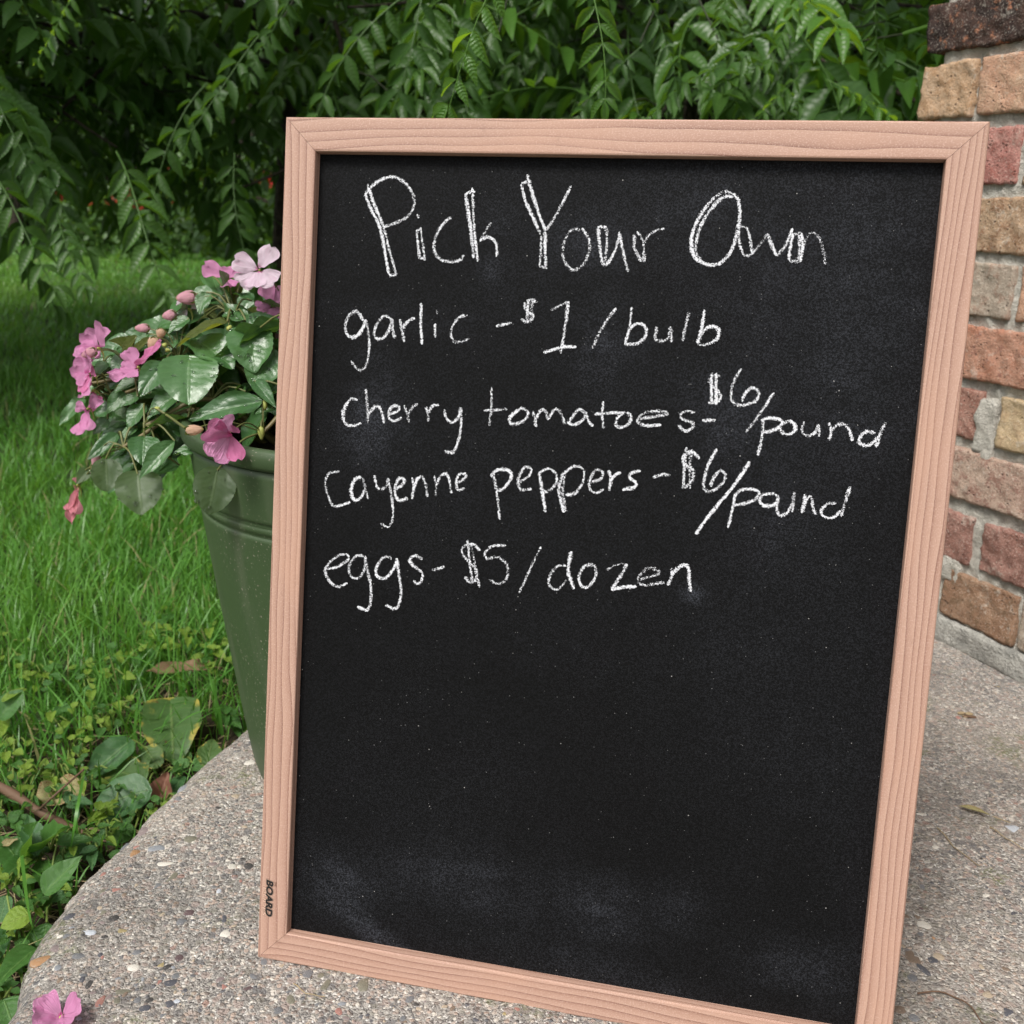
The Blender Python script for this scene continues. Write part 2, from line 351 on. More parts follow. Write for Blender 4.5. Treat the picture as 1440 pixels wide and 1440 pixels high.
def m_brick(name, c1, c2, c3, dirt=0.5, pit=0.6, thr=0.5):
    t = NT(name); co = t.coord(); rnd = t.n('ObjectInfo').outputs['Random']
    cl = t.n('VectorMath', {'operation': 'ADD'}, i0=co, i1=t.n('CombineXYZ', X=t.math('MULTIPLY', rnd, 3.0)).outputs[0]).outputs[0]
    a = t.noise(cl, 26.0, 5, 0.65, 0.6); b = t.noise(cl, 75.0, 4, 0.7); f = t.noise(cl, 420.0, 3, 0.7)
    c = t.mix(t.step(a, 0.36, 0.64), c1, c2)
    c = t.mix(t.math('MULTIPLY', t.step(b, thr, thr + 0.14), 0.85), c, c3)
    c = t.mix(t.math('MULTIPLY', t.step(f, 0.54, 0.68), dirt), c, (0.66, 0.59, 0.51))
    c = t.mix(t.math('MULTIPLY', t.step(f, 0.44, 0.32), pit), c, (0.09, 0.06, 0.05))
    c = t.mix(t.math('MULTIPLY', t.step(t.noise(cl, 34.0, 6, 0.75), 0.58, 0.66), 0.45), c, (0.54, 0.50, 0.43))
    c = t.mix(t.math('MULTIPLY', t.step(t.noise(cl, 20.0, 6, 0.75, 1.0), 0.62, 0.74), 0.5), c, (0.12, 0.085, 0.07))
    vo = t.n('TexVoronoi', {'feature': 'F1'}, Vector=cl, Scale=150.0).outputs['Distance']
    pits = t.math('MULTIPLY', t.step(vo, 0.30, 0.08), t.step(t.noise(cl, 70.0, 2), 0.5, 0.62))
    c = t.mix(t.math('MULTIPLY', pits, 0.7), c, (0.09, 0.06, 0.045))
    h = t.math('SUBTRACT', t.math('ADD', t.math('MULTIPLY', b, 0.9), t.math('MULTIPLY', f, 0.55)), t.math('MULTIPLY', pits, 0.6))
    return t.done(t.pbr(c, 0.9, t.bump(h, 0.0045, 0.9), 0.2))
def m_mortar():
    t = NT('mortar'); co = t.coord(); a = t.noise(co, 30.0, 5, 0.65); f = t.noise(co, 500.0, 3, 0.7); g = t.noise(co, 170.0, 3, 0.6)
    c = t.mix(t.step(a, 0.35, 0.65), (0.50, 0.47, 0.41), (0.66, 0.63, 0.56))
    c = t.mix(t.math('MULTIPLY', t.step(f, 0.57, 0.7), 0.55), c, (0.74, 0.71, 0.64))
    c = t.mix(t.math('MULTIPLY', t.step(f, 0.42, 0.30), 0.6), c, (0.20, 0.18, 0.15))
    c = t.mix(t.math('MULTIPLY', t.step(t.noise(co, 14.0, 4), 0.55, 0.7), 0.5), c, (0.33, 0.31, 0.27))
    return t.done(t.pbr(c, 0.95, t.bump(t.math('ADD', f, t.math('MULTIPLY', g, 1.3)), 0.0045, 1.0), 0.15))
def m_petal(name, a, b, ctr):
    t = NT(name); u, v = t.uv(); co = t.coord(); n = t.noise(t.mapping(co, (1, 1, 1)), 90.0, 3)
    ve = t.noise(t.n('CombineXYZ', X=t.math('MULTIPLY', u, 26.0), Y=t.math('MULTIPLY', v, 2.0)).outputs[0], 1.0, 2)
    c = t.mix(n, a, b)
    c = t.mix(t.math('MULTIPLY', t.step(ve, 0.5, 0.7), 0.25), c, ctr)
    c = t.mix(t.step(v, 0.16, 0.03), c, ctr)
    return leaf_shader(t, c, 0.5, t.bump(ve, 0.03, 0.5), 0.36, tuple(min(1, x * 1.05) for x in b), 0.3)
def m_plastic():
    t = NT('green_plastic'); co = t.coord(); n = t.noise(co, 9.0, 3); sp = t.noise(co, 420.0, 1)
    dirt = t.math('MAXIMUM', t.math('MULTIPLY', t.step(sp, 0.66, 0.74), t.step(t.noise(co, 14.0, 2), 0.42, 0.65)), t.math('MULTIPLY', t.step(t.noise(co, 130.0, 4, 0.7), 0.66, 0.74), 0.5))
    c = t.mix(n, (0.044, 0.074, 0.032), (0.060, 0.096, 0.042))
    c = t.mix(t.math('MULTIPLY', dirt, 0.8), c, (0.30, 0.28, 0.22))
    sc = t.noise(t.mapping(co, (30, 30, 3)), 1.0, 4)
    c = t.mix(t.math('MULTIPLY', t.step(sc, 0.50, 0.72), 0.45), c, (0.13, 0.145, 0.095))
    return t.done(t.pbr(c, t.math('ADD', 0.36, t.math('MULTIPLY', sc, 0.2)), t.bump(t.noise(co, 60.0, 2), 0.0005, 0.3), 0.5))
def m_water():
    t = NT('water_drop'); p = t.pbr((1, 1, 1), 0.02, None, 0.5); p.inputs['Transmission Weight'].default_value = 1.0; p.inputs['IOR'].default_value = 1.33
    return t.done(p)

MAT = dict(
    wood=m_wood(), board=m_board(), chalk=m_chalk(), ink=m_flat('logo_ink', (0.012, 0.010, 0.010), 0.5), inkpale=m_flat('logo_pale', (0.62, 0.42, 0.32), 0.5),
    inkmid=m_flat('logo_brown', (0.16, 0.085, 0.06), 0.5), backing=m_flat('hardboard_back', (0.16, 0.09, 0.05), 0.8),
    concrete=m_concrete(), mortar=m_mortar(), plastic=m_plastic(), water=m_water(),
    cement=m_soil('cement_footing', (0.22, 0.215, 0.195), (0.44, 0.425, 0.385), 45),
    potsoil=m_soil('potting_soil', (0.012, 0.008, 0.006), (0.055, 0.035, 0.022), 90),
    lawn=m_soil('lawn_soil', (0.022, 0.040, 0.012), (0.050, 0.080, 0.020), 14),
    litter=m_soil('litter_soil', (0.018, 0.013, 0.009), (0.060, 0.045, 0.026), 40),
    grass=m_grass(), straw=m_flat('dry_straw', (0.34, 0.26, 0.15), 0.7), bark=m_soil('bark', (0.020, 0.016, 0.012), (0.075, 0.060, 0.045), 30),
    twiggreen=m_flat('green_brown_twig', (0.028, 0.036, 0.014), 0.6), twig=m_flat('brown_twig', (0.13, 0.075, 0.045), 0.7), rachis=m_flat('green_rachis', (0.16, 0.22, 0.05), 0.5),
    impleaf=m_leaf('impatiens_leaf', (0.034, 0.100, 0.032), (0.085, 0.190, 0.060), (0.16, 0.28, 0.11), 0.23, 8, 4.0, 0.22, (0.14, 0.28, 0.03), bumpd=0.0007, spec=0.75, bstr=0.4, gain=0.35),
    impunder=m_leaf('impatiens_leaf_underside', (0.075, 0.120, 0.060), (0.120, 0.175, 0.080), (0.25, 0.33, 0.16), 0.42, 8, 4.0, 0.5, (0.26, 0.40, 0.10), bumpd=0.0008, bstr=0.3, gain=0.35),
    impolive=m_leaf('impatiens_leaf_olive', (0.075, 0.105, 0.020), (0.120, 0.150, 0.030), (0.24, 0.27, 0.08), 0.4, 8, 4.0, 0.4, (0.30, 0.33, 0.03), bumpd=0.002),
    stalk=m_flat('leaf_stalk', (0.13, 0.14, 0.045), 0.45), stem=m_flat('impatiens_stem', (0.16, 0.13, 0.055), 0.4), calyx=m_flat('yellow_green_calyx', (0.34, 0.37, 0.09), 0.45),
    pink=m_petal('pink_petal', (0.76, 0.26, 0.52), (0.83, 0.42, 0.66), (0.58, 0.08, 0.30)),
    hot=m_petal('deep_pink_petal', (0.76, 0.18, 0.42), (0.82, 0.31, 0.54), (0.55, 0.05, 0.22)),
    pale=m_petal('pale_pink_petal', (0.84, 0.62, 0.76), (0.88, 0.76, 0.84), (0.70, 0.16, 0.40)),
    bud=m_petal('pink_bud', (0.80, 0.34, 0.44), (0.83, 0.52, 0.58), (0.62, 0.44, 0.22)), peach=m_petal('peach_bud', (0.80, 0.44, 0.30), (0.82, 0.62, 0.46), (0.55, 0.50, 0.16)),
    wilt=m_petal('wilted_petal', (0.66, 0.10, 0.26), (0.80, 0.42, 0.40), (0.58, 0.40, 0.25)),
    weed=m_leaf('weed_leaf', (0.040, 0.120, 0.028), (0.085, 0.205, 0.045), (0.20, 0.34, 0.10), 0.34, 6, 3.0, 0.32, (0.2, 0.4, 0.04)),
    weedblue=m_leaf('bluish_weed_leaf', (0.040, 0.115, 0.040), (0.080, 0.180, 0.062), (0.24, 0.36, 0.15), 0.34, 6, 3.0, 0.25, (0.16, 0.3, 0.06)),
    weedlime=m_leaf('lime_weed_leaf', (0.150, 0.270, 0.035), (0.250, 0.370, 0.050), (0.36, 0.45, 0.12), 0.45, 5, 2.5, 0.4, (0.36, 0.5, 0.05)),
    yellowing=m_leaf('yellowing_leaf', (0.050, 0.120, 0.035), (0.095, 0.175, 0.045), (0.22, 0.30, 0.10), 0.45, 6, 3.0, 0.3, (0.3, 0.35, 0.04), spots=((0.42, 0.36, 0.07), 3.4, 0.72)),
    deadleaf=m_leaf('dead_leaf', (0.130, 0.070, 0.040), (0.280, 0.180, 0.100), (0.33, 0.23, 0.14), 0.7, 6, 3.0, 0.15, (0.3, 0.18, 0.06)),
    redleaf=m_leaf('red_brown_leaf', (0.160, 0.060, 0.040), (0.270, 0.130, 0.085), (0.33, 0.2, 0.13), 0.6, 6, 3.0, 0.15, (0.3, 0.14, 0.06)),
    paledead=m_leaf('pale_dead_leaf', (0.330, 0.280, 0.130), (0.440, 0.400, 0.190), (0.45, 0.41, 0.25), 0.7, 6, 3.0, 0.2, (0.35, 0.3, 0.1), spots=((0.20, 0.10, 0.04), 30.0, 0.68)),
    frond=m_leaf('walnut_leaf', (0.034, 0.094, 0.022), (0.094, 0.196, 0.040), (0.12, 0.22, 0.06), 0.36, 9, 2.0, 0.38, (0.13, 0.27, 0.015), gain=0.4, bumpd=0.0012, spec=0.45),
    frondlight=m_leaf('lit_walnut_leaf', (0.055, 0.150, 0.022), (0.095, 0.220, 0.035), (0.18, 0.32, 0.08), 0.36, 9, 2.0, 0.42, (0.30, 0.50, 0.02), gain=0.4, bumpd=0.0012, spec=0.45),  # brighter walnut leaf copy; light on and through the sprays put into its colour
    fol1=m_foliage('shrub_foliage', (0.030, 0.080, 0.020), (0.110, 0.220, 0.050)), fol2=m_foliage('tree_foliage', (0.026, 0.072, 0.019), (0.085, 0.180, 0.042)),
    fol3=m_foliage('pale_tree_foliage', (0.050, 0.120, 0.040), (0.140, 0.250, 0.085)), red=m_flat('red_flower', (0.55, 0.035, 0.035), 0.6),
)
BR = dict(
    dark=m_brick('brick_burnt', (0.036, 0.025, 0.023), (0.10, 0.058, 0.046), (0.42, 0.18, 0.10), 0.35, 0.7, 0.55),
    tan=m_brick('brick_tan', (0.46, 0.30, 0.18), (0.55, 0.38, 0.25), (0.40, 0.24, 0.13), 0.35, 0.6),
    salmon=m_brick('brick_salmon', (0.52, 0.30, 0.20), (0.56, 0.37, 0.25), (0.46, 0.27, 0.18), 0.4, 0.5),
    pink=m_brick('brick_pink', (0.42, 0.19, 0.16), (0.49, 0.27, 0.225), (0.34, 0.125, 0.10), 0.35, 0.6),
    umber=m_brick('brick_umber', (0.36, 0.225, 0.135), (0.48, 0.33, 0.215), (0.27, 0.15, 0.085), 0.5, 0.6),
    grey=m_brick('brick_greyed', (0.38, 0.31, 0.245), (0.46, 0.38, 0.30), (0.34, 0.23, 0.17), 0.55, 0.5),
    orange=m_brick('brick_orange', (0.42, 0.19, 0.12), (0.48, 0.26, 0.18), (0.26, 0.12, 0.09), 0.35, 0.5, 0.56),
    rose=m_brick('brick_rose', (0.33, 0.165, 0.125), (0.40, 0.22, 0.17), (0.25, 0.115, 0.085), 0.45, 0.5),
    yellow=m_brick('brick_yellow', (0.50, 0.37, 0.22), (0.56, 0.44, 0.285), (0.43, 0.30, 0.18), 0.4, 0.5),
    mauve=m_brick('brick_mauve', (0.40, 0.26, 0.20), (0.50, 0.37, 0.29), (0.31, 0.17, 0.13), 0.55, 0.6),
    plum=m_brick('brick_plum', (0.27, 0.135, 0.105), (0.37, 0.205, 0.165), (0.20, 0.095, 0.075), 0.45, 0.6),
    rust=m_brick('brick_rust', (0.27, 0.155, 0.095), (0.34, 0.215, 0.14), (0.19, 0.120, 0.07), 0.35, 0.5),
)

# ================================================================== GROUND: lawn and slab
GZ = -0.10
OUT = [(-0.355, -0.9), (-0.348, 0.40), (-0.352, 0.60), (-0.364, 0.69), (-0.362, 0.78), (-0.346, 0.862), (-0.326, 0.955), (-0.296, 1.048),
       (-0.272, 1.115), (-0.21, 1.21), (-0.05, 1.35), (0.30, 1.52), (0.70, 1.60), (1.9, 1.66)]
OUTP = catmull(np.array(OUT), 0.02)
def slab_sd(x, y):
    """positive inside the slab (region right of / before the outline), metres"""
    P = np.stack([np.ravel(x), np.ravel(y)], -1); best = np.full(len(P), 1e9); sg = np.ones(len(P))
    A = OUTP[:-1]; B = OUTP[1:]; D = B - A; L2 = (D ** 2).sum(1)
    for a, d, l in zip(A, D, L2):
        t = np.clip(((P - a) @ d) / l, 0, 1); q = P - (a + t[:, None] * d); r2 = (q ** 2).sum(1)
        m = r2 < best; best[m] = r2[m]; sg[m] = np.where(d[0] * q[m, 1] - d[1] * q[m, 0] < 0, 1, -1)
    return (np.sqrt(best) * sg).reshape(np.shape(x))
def slab_z(x, y, sd=None):
    sd = slab_sd(x, y) if sd is None else sd
    P = np.stack([x, y, 0 * x], -1)
    sd = sd + 0.006 * fbm(P, 22, 3, 5)
    t = np.clip(sd / 0.045, 0, 1)
    z = -0.022 * (1 - np.sqrt(np.clip(1 - (1 - t) ** 2, 0, 1)))
    z = np.where(sd < 0, -0.022 + sd * 9.0, z)
    z = z + 0.0016 * fbm(P, 9, 2, 2) * np.clip(sd / 0.03, 0, 1) + 0.0011 * fbm(P, 95, 2, 3)
    return np.maximum(z, -0.16)
gx = np.concatenate([np.arange(-0.46, 0.62, 0.005), np.arange(0.62, 1.9, 0.03)]); gy = np.concatenate([np.arange(-0.9, 0.5, 0.03), np.arange(0.5, 1.42, 0.005), np.arange(1.42, 1.72, 0.02)])
X, Y = np.meshgrid(gx, gy, indexing='ij'); SD = slab_sd(X, Y); Z = slab_z(X, Y, SD)
slab = build('concrete_slab', np.stack([X, Y, Z], -1).reshape(-1, 3), grid_faces(len(gx), len(gy)), MAT['concrete'], kind='structure')
# flip check not needed: double sided

lx = np.concatenate([np.linspace(-60, -3, 30), np.linspace(-2.9, 2.9, 60), np.linspace(3, 60, 30)]); ly = np.concatenate([np.linspace(-8, 0, 10), np.linspace(0.1, 5, 60), np.linspace(5.2, 60, 50)])
X, Y = np.meshgrid(lx, ly, indexing='ij'); P = np.stack([X, Y, 0 * X], -1)
Zl = GZ + 0.012 * fbm(P, 1.3, 2, 9)
build('lawn', np.stack([X, Y, Zl], -1).reshape(-1, 3), grid_faces(len(lx), len(ly)), MAT['lawn'], kind='structure')
def gz(x, y): return GZ + 0.012 * fbm(np.stack([np.asarray(x, float), np.asarray(y, float), 0 * np.asarray(x, float)], -1), 1.3, 2, 9)
# bare litter border beside the slab
bx_, by_ = np.arange(-0.80, -0.15, 0.012), np.arange(0.2, 1.35, 0.012)
X, Y = np.meshgrid(bx_, by_, indexing='ij'); SDb = slab_sd(X, Y); w = np.clip((0.30 + SDb + 0.06 * fbm(np.stack([X, Y, 0 * X], -1), 8, 2, 4)) / 0.05, -1, 1)
Zb = gz(X, Y) + 0.007 * w + 0.004 * fbm(np.stack([X, Y, 0 * X], -1), 40, 3, 6) * (w > 0)
build('soil_border', np.stack([X, Y, Zb], -1).reshape(-1, 3), grid_faces(len(bx_), len(by_)), MAT['litter'], kind='structure')

# ------------------------------------------------------------------ pebbles set in the slab
def pebble_mesh(name, seed, sub=2):
    bm = bmesh.new(); bmesh.ops.create_icosphere(bm, subdivisions=sub, radius=1.0)
    V = np.array([v.co[:] for v in bm.verts]); bm.verts.index_update(); F = np.array([[v.index for v in f.verts] for f in bm.faces]); bm.free()
    r = np.random.default_rng(seed); V = V * (1 + 0.15 * fbm(V, 1.1, 2, seed))[:, None]
    for _ in range(9):                                            # chipped flats
        d = norm(r.normal(size=3) * np.array([1, 1, .5])); k = V @ d; lim = r.uniform(.6, .85); V = V - np.clip(k - lim, 0, None)[:, None] * d * .9
    k = np.clip(V[:, 2] - .62, 0, None); V[:, 2] -= k * .75; return V, F
PEB = [pebble_mesh('p', 20 + k) for k in range(6)]
SCOL = dict(navy=(0.075, 0.078, 0.095), slate=(0.16, 0.165, 0.175), blue=(0.26, 0.275, 0.30), ice=(0.52, 0.55, 0.60), ochre=(0.34, 0.27, 0.13), white=(0.66, 0.62, 0.55),
            olive=(0.18, 0.17, 0.125), maroon=(0.10, 0.062, 0.066), red=(0.36, 0.17, 0.14), mauve=(0.235, 0.185, 0.18), rustb=(0.38, 0.21, 0.10), tan=(0.42, 0.34, 0.25), char=(0.045, 0.042, 0.042), brown=(0.20, 0.145, 0.105))
SMAT = {k: m_stone('stone_' + k, v) for k, v in SCOL.items()}
PM = {}
def pebble(u, v, a, b, col, ang=0.0, lift=0.30, loc=None):
    p = gnd(u, v) if loc is None else loc
    s = np.linalg.norm(p - CAM) / FPX                           # metres per photo pixel here
    hx = a * s; hy = b * s / 0.55 if loc is None else b * s
    if slab_sd(np.array([p[0]]), np.array([p[1]]))[0] < 0.008: return
    k = random.randrange(6); key = (k, col)
    if key not in PM:
        V, F = PEB[k]; PM[key] = mesh_data('pebble', V, F, SMAT[col])
    hz = min(hx, hy) * 0.6; zc = float(slab_z(np.array([p[0]]), np.array([p[1]]))[0]) - hz * (1 - lift) + 0.0004
    m = Matrix.Translation((p[0], p[1], zc)) @ Matrix.Rotation(ang, 4, 'Z') @ Matrix.Diagonal((hx, hy, hz, 1))
    return link('pebble', PM[key], slab, mtx=m)
Z6 = [(555, 580, 65, 28, 'navy'), (1225, 60, 70, 35, 'blue'), (1240, 365, 65, 35, 'slate'), (1345, 300, 32, 48, 'olive'), (945, 720, 65, 30, 'ochre'), (700, 730, 55, 22, 'ice'),
      (890, 620, 40, 28, 'char'), (810, 575, 38, 22, 'olive'), (525, 745, 40, 18, 'slate'), (700, 1125, 40, 32, 'char'), (950, 1185, 95, 33, 'olive'), (1330, 1285, 78, 48, 'navy'),
      (1130, 1325, 45, 26, 'navy'), (1165, 1260, 30, 20, 'char'), (1370, 1060, 45, 24, 'slate'), (1390, 920, 45, 26, 'maroon'), (1240, 1110, 24, 28, 'red'), (620, 915, 60, 28, 'slate'),
      (445, 985, 40, 24, 'white'), (1030, 1000, 60, 24, 'white'), (1050, 95, 45, 35, 'rustb'), (900, 400, 50, 22, 'red'), (650, 420, 40, 16, 'mauve'), (480, 1090, 50, 24, 'brown'),
      (770, 1290, 34, 46, 'red'), (1065, 890, 48, 28, 'slate'), (440, 820, 55, 26, 'mauve'), (785, 905, 20, 18, 'navy'), (340, 900, 95, 40, 'rustb'), (1290, 190, 80, 18, 'white'),
      (905, 1260, 35, 22, 'olive'), (1070, 1265, 30, 22, 'slate'), (640, 1065, 40, 18, 'slate'), (1410, 650, 40, 26, 'slate'), (280, 1180, 36, 16, 'mauve'), (850, 1230, 20, 26, 'mauve')]
for (x, y, a, b, c) in Z6: pebble(x / 5.54, 1180 + y / 5.54, a / 5.54, b / 5.54, c, random.uniform(-.3, .3), 0.34 if c != 'rustb' else 0.5)
ZP = [(205, 1160, 11, 9, 'mauve'), (178, 1173, 9, 6, 'slate'), (258, 1103, 9, 7, 'blue'), (252, 1120, 8, 5, 'slate'), (305, 1040, 14, 8, 'mauve'), (352, 1070, 12, 6, 'white'), (263, 1060, 6, 4, 'white'),
      (330, 1120, 8, 4, 'tan'), (270, 1180, 12, 7, 'olive'), (350, 1218, 9, 6, 'char'), (300, 1215, 10, 6, 'mauve'), (327, 1220, 7, 7, 'white'), (318, 1316, 10, 6, 'white'), (315, 1293, 5, 7, 'navy'), (266, 1285, 9, 6, 'maroon'),
      (255, 1297, 10, 6, 'slate'), (242, 1382, 12, 8, 'navy'), (370, 1352, 10, 6, 'slate'), (432, 1370, 9, 7, 'slate'), (451, 1372, 7, 5, 'olive'), (459, 1385, 6, 9, 'olive'), (510, 1388, 11, 8, 'olive'), (390, 1420, 10, 7, 'slate'), (408, 1405, 8, 7, 'olive'),
      (1300, 1302, 12, 8, 'white'), (1312, 1350, 10, 7, 'navy'), (1297, 1364, 6, 8, 'navy'), (1282, 1374, 8, 5, 'slate'), (1280, 1345, 16, 12, 'brown'), (1417, 1424, 9, 6, 'navy'), (1390, 1402, 8, 5, 'tan'), (1296, 1247, 5, 5, 'slate'),
      (1428, 1165, 22, 12, 'ice'), (1318, 1345, 9, 5, 'tan'), (1295, 1315, 8, 6, 'slate'), (1268, 1420, 10, 7, 'brown'), (1285, 1430, 8, 6, 'slate'), (1405, 1100, 7, 3, 'tan'), (1316, 1190, 7, 4, 'white')]
for (x, y, a, b, c) in ZP: pebble(x, y, a, b, c, random.uniform(-.4, .4), 0.34)
for (x, y, a, b, c) in [(432, 1418, 32, 26, 'tan'), (476, 1416, 13, 22, 'rustb'), (515, 1420, 26, 18, 'brown'), (330, 1432, 26, 10, 'olive')]: pebble(x, y, a, b * 0.8, c, 0.2, 0.16)
cols = list(SCOL)
cw = np.array([2, 4, 2, 1, 1, 3, 4, 1, 2, 4, 1, 4, 2, 4], float); cw /= cw.sum()
k = 0
while k < 200:
    u, v = random.uniform(20, 1440), random.uniform(960, 1440)
    p = gnd(u, v)
    if slab_sd(np.array([p[0]]), np.array([p[1]]))[0] < 0.012: continue
    if 400 < u < 1230 and v < 1345 + 0.184 * (u - 362): 
        if random.random() < 0.75: continue
    if u > 1200 and random.random() < 0.45: continue
    hx = random.choice([0.0022, 0.0028, 0.0035, 0.0045]); s = np.linalg.norm(p - CAM) / FPX
    pebble(u, v, hx / s, hx * random.uniform(.55, .9) / s, cols[rng.choice(len(cols), p=cw)], random.uniform(0, 3.1), 0.32, loc=p); k += 1
# fine aggregate grains, far too many to count
G0, GF = pebble_mesh('g', 3, 1)
def grains(n, xr, yr, smin, smax, name, mat, seed):
    r = np.random.default_rng(seed); x = r.uniform(*xr, n); y = r.uniform(*yr, n); sd = slab_sd(x, y); m = sd > 0.004; x, y, sd = x[m], y[m], sd[m]; n = len(x)
    z = slab_z(x, y, sd); s = smin + (smax - smin) * r.random(n) ** 2.5; a = r.uniform(0, 6.28, n)
    G = G0[None] * np.stack([s, s * r.uniform(.55, 1, n), s * .55], -1)[:, None, :]
    ca, sa = np.cos(a)[:, None], np.sin(a)[:, None]
    V = np.stack([G[..., 0] * ca - G[..., 1] * sa + x[:, None], G[..., 0] * sa + G[..., 1] * ca + y[:, None], G[..., 2] + (z - s * 0.18)[:, None]], -1)
    F = (GF[None] + (np.arange(n) * len(G0))[:, None, None]).reshape(-1, 3)
    build(name, V.reshape(-1, 3), F, mat, slab, kind='stuff')
for i, (c, n) in enumerate((('tan', 1500), ('white', 900), ('slate', 700), ('mauve', 900), ('brown', 800), ('char', 350))):
    grains(int(n * 0.9), (-0.36, 0.6), (0.55, 1.35), 0.0007, 0.0021, 'aggregate_grains', SMAT[c], 50 + i)

# ================================================================== BRICK WALL
WP = gnd(1440, 959); DW = np.array([-0.390288, 0.920693, 0.0]); NW = np.array([-0.920693, -0.390288, 0.0])
wall = thing('brick_wall', 'weathered wall of mixed old bricks with thick pale mortar behind the chalkboard', 'brick wall', WP, math.atan2(DW[1], DW[0]))
def wall_st(u, v):
    r = ray(u, v); p = CAM + r * (((WP - CAM) @ NW) / (r @ NW)); return (p - WP) @ DW, p[2]
def brick(s0, s1, z0, z1, mat, seed, hi=True, proud=0.0, rough=1.0):
    hx, hz, hy = (s1 - s0) / 2, (z1 - z0) / 2, 0.05
    n = (max(6, int(hx * 2 / 0.0042)), 6, max(6, int(hz * 2 / 0.0042))) if hi else (5, 2, 3)
    V, F, N = rounded_box(n[0], n[1], n[2], hx, hy, hz, 0.0022 if hi else 0.003)
    Q = V + np.array([seed * 1.37, 0, seed * .71])
    amp = (0.0014 * fbm(Q, 22, 3, seed) + 0.0017 * fbm(Q, 115, 3, seed + 3)) * rough
    ch = fbm(Q, 17, 2, seed + 9); amp = amp - 0.006 * np.clip(ch - 0.55, 0, 1) * rough
    V = V + N * amp[:, None]; 
    lim = V[:, 1] > hy + 0.004; V[lim, 1] = hy + 0.004
    return build('brick', V, F, mat, wall, loc=((s0 + s1) / 2, -hy + 0.001 + proud, (z0 + z1) / 2))
# (course bottom z, [(left px, right px, colour)...], pixel row used to turn columns into wall positions)
CZ = [0.036, 0.114, 0.197, 0.276, 0.352, 0.430, 0.507, 0.588, 0.669, 0.748, 0.828]
CH = [0.066, 0.065, 0.066, 0.064, 0.067, 0.066, 0.067, 0.067, 0.067, 0.057, 0.067]
rows = [(880, [(1317, 1427, 'rust', 0), (1432, 1560, 'grey', 0)]), (785, [(1270, 1362, 'plum', 0), (1377, 1500, 'plum', .002)]), (685, [(1330, 1462, 'mauve', .002)]), (590, [(1300, 1378, 'rose', 0), (1406, 1520, 'yellow', .003)]),
        (508, [(1346, 1470, 'orange', .003)]), (415, [(1330, 1424, 'grey', .001), (1432, 1540, 'salmon', 0)]), (325, [(1366, 1478, 'umber', .001)]), (228, [(1330, 1434, 'pink', .001), (1442, 1560, 'tan', 0)]),
        (128, [(1297, 1371, 'tan', .003), (1379, 1500, 'salmon', .004)]), (40, [(1309, 1452, 'dark', .004)]), (-45, [(1300, 1380, 'umber', 0), (1390, 1500, 'tan', 0)])]
seed = 1
pal = list(BR)
for (vy, bs), z0, h in zip(rows, CZ, CH):
    S0 = []
    for (u0, u1, c, pr) in bs:
        sa, sb = wall_st(u1, vy)[0], wall_st(u0, vy)[0]; S0.append((sa, sb)); seed += 1
        brick(sa, sb, z0, z0 + h, BR[c], seed, True, pr, 1.5 if c in ('dark', 'tan') else 1.0)
    # run the course on: behind the board to the wall end, and out of the frame to the right
    s = max(b for a, b in S0) + 0.014; end = 0.29
    while end - s > 0.02:
        l = min(end - s, 0.10); seed += 1; brick(s, s + l, z0, z0 + h, BR[random.choice(pal[1:])], seed, False); s += l + 0.014
    s = min(a for a, b in S0) - 0.014
    while s > -1.3:
        l = random.choice((0.195, 0.2, 0.1)); seed += 1; brick(s - l, s, z0, z0 + h, BR[random.choice(pal[1:])], seed, s > -0.3); s -= l + 0.014
for kz in range(9):                                                  # courses above the frame
    z0 = 0.908 + kz * 0.08; s = 0.29 - (kz % 2) * 0.003
    while s > -1.3:
        l = 0.1 if (s > 0.2 and kz % 2) else 0.2; seed += 1; brick(s - l, s, z0, z0 + 0.063, BR[random.choice(pal[1:])], seed, False); s -= l + 0.014
# mortar core
ms = np.concatenate([np.arange(-1.3, -0.1, 0.03), np.arange(-0.1, 0.286, 0.004)]); mz = np.concatenate([np.arange(0.0, 0.86, 0.004), np.arange(0.86, 1.66, 0.03)])
A, B = np.meshgrid(ms, mz, indexing='ij'); P = np.stack([A, 0 * A, B], -1)
rec = -0.0042 + 0.0034 * fbm(P, 26, 3, 31) + 0.0020 * fbm(P, 120, 2, 32)
endf = np.clip((0.284 - A) / 0.012, 0, 1); rec = rec - (1 - np.sqrt(np.clip(1 - (1 - endf) ** 2, 0, 1))) * 0.02
V = np.stack([A, np.minimum(rec, -0.001), B], -1).reshape(-1, 3); F = [grid_faces(len(ms), len(mz))]
nb = len(V); na, nz_ = len(ms), len(mz)
e0 = np.array([[A[-1, j], -0.2, B[-1, j]] for j in range(nz_)]); V = np.vstack([V, e0]); idx = (na - 1) * nz_ + np.arange(nz_)
F.append(np.stack([idx[:-1], nb + np.arange(nz_ - 1), nb + 1 + np.arange(nz_ - 1), idx[1:]], -1))
n2 = len(V); bk = np.array([[ms[0], -0.2, z] for z in mz]); V = np.vstack([V, bk])
F.append(np.stack([nb + np.arange(nz_ - 1), n2 + np.arange(nz_ - 1), n2 + 1 + np.arange(nz_ - 1), nb + 1 + np.arange(nz_ - 1)], -1))
build('mortar', V, F, MAT['mortar'], wall)
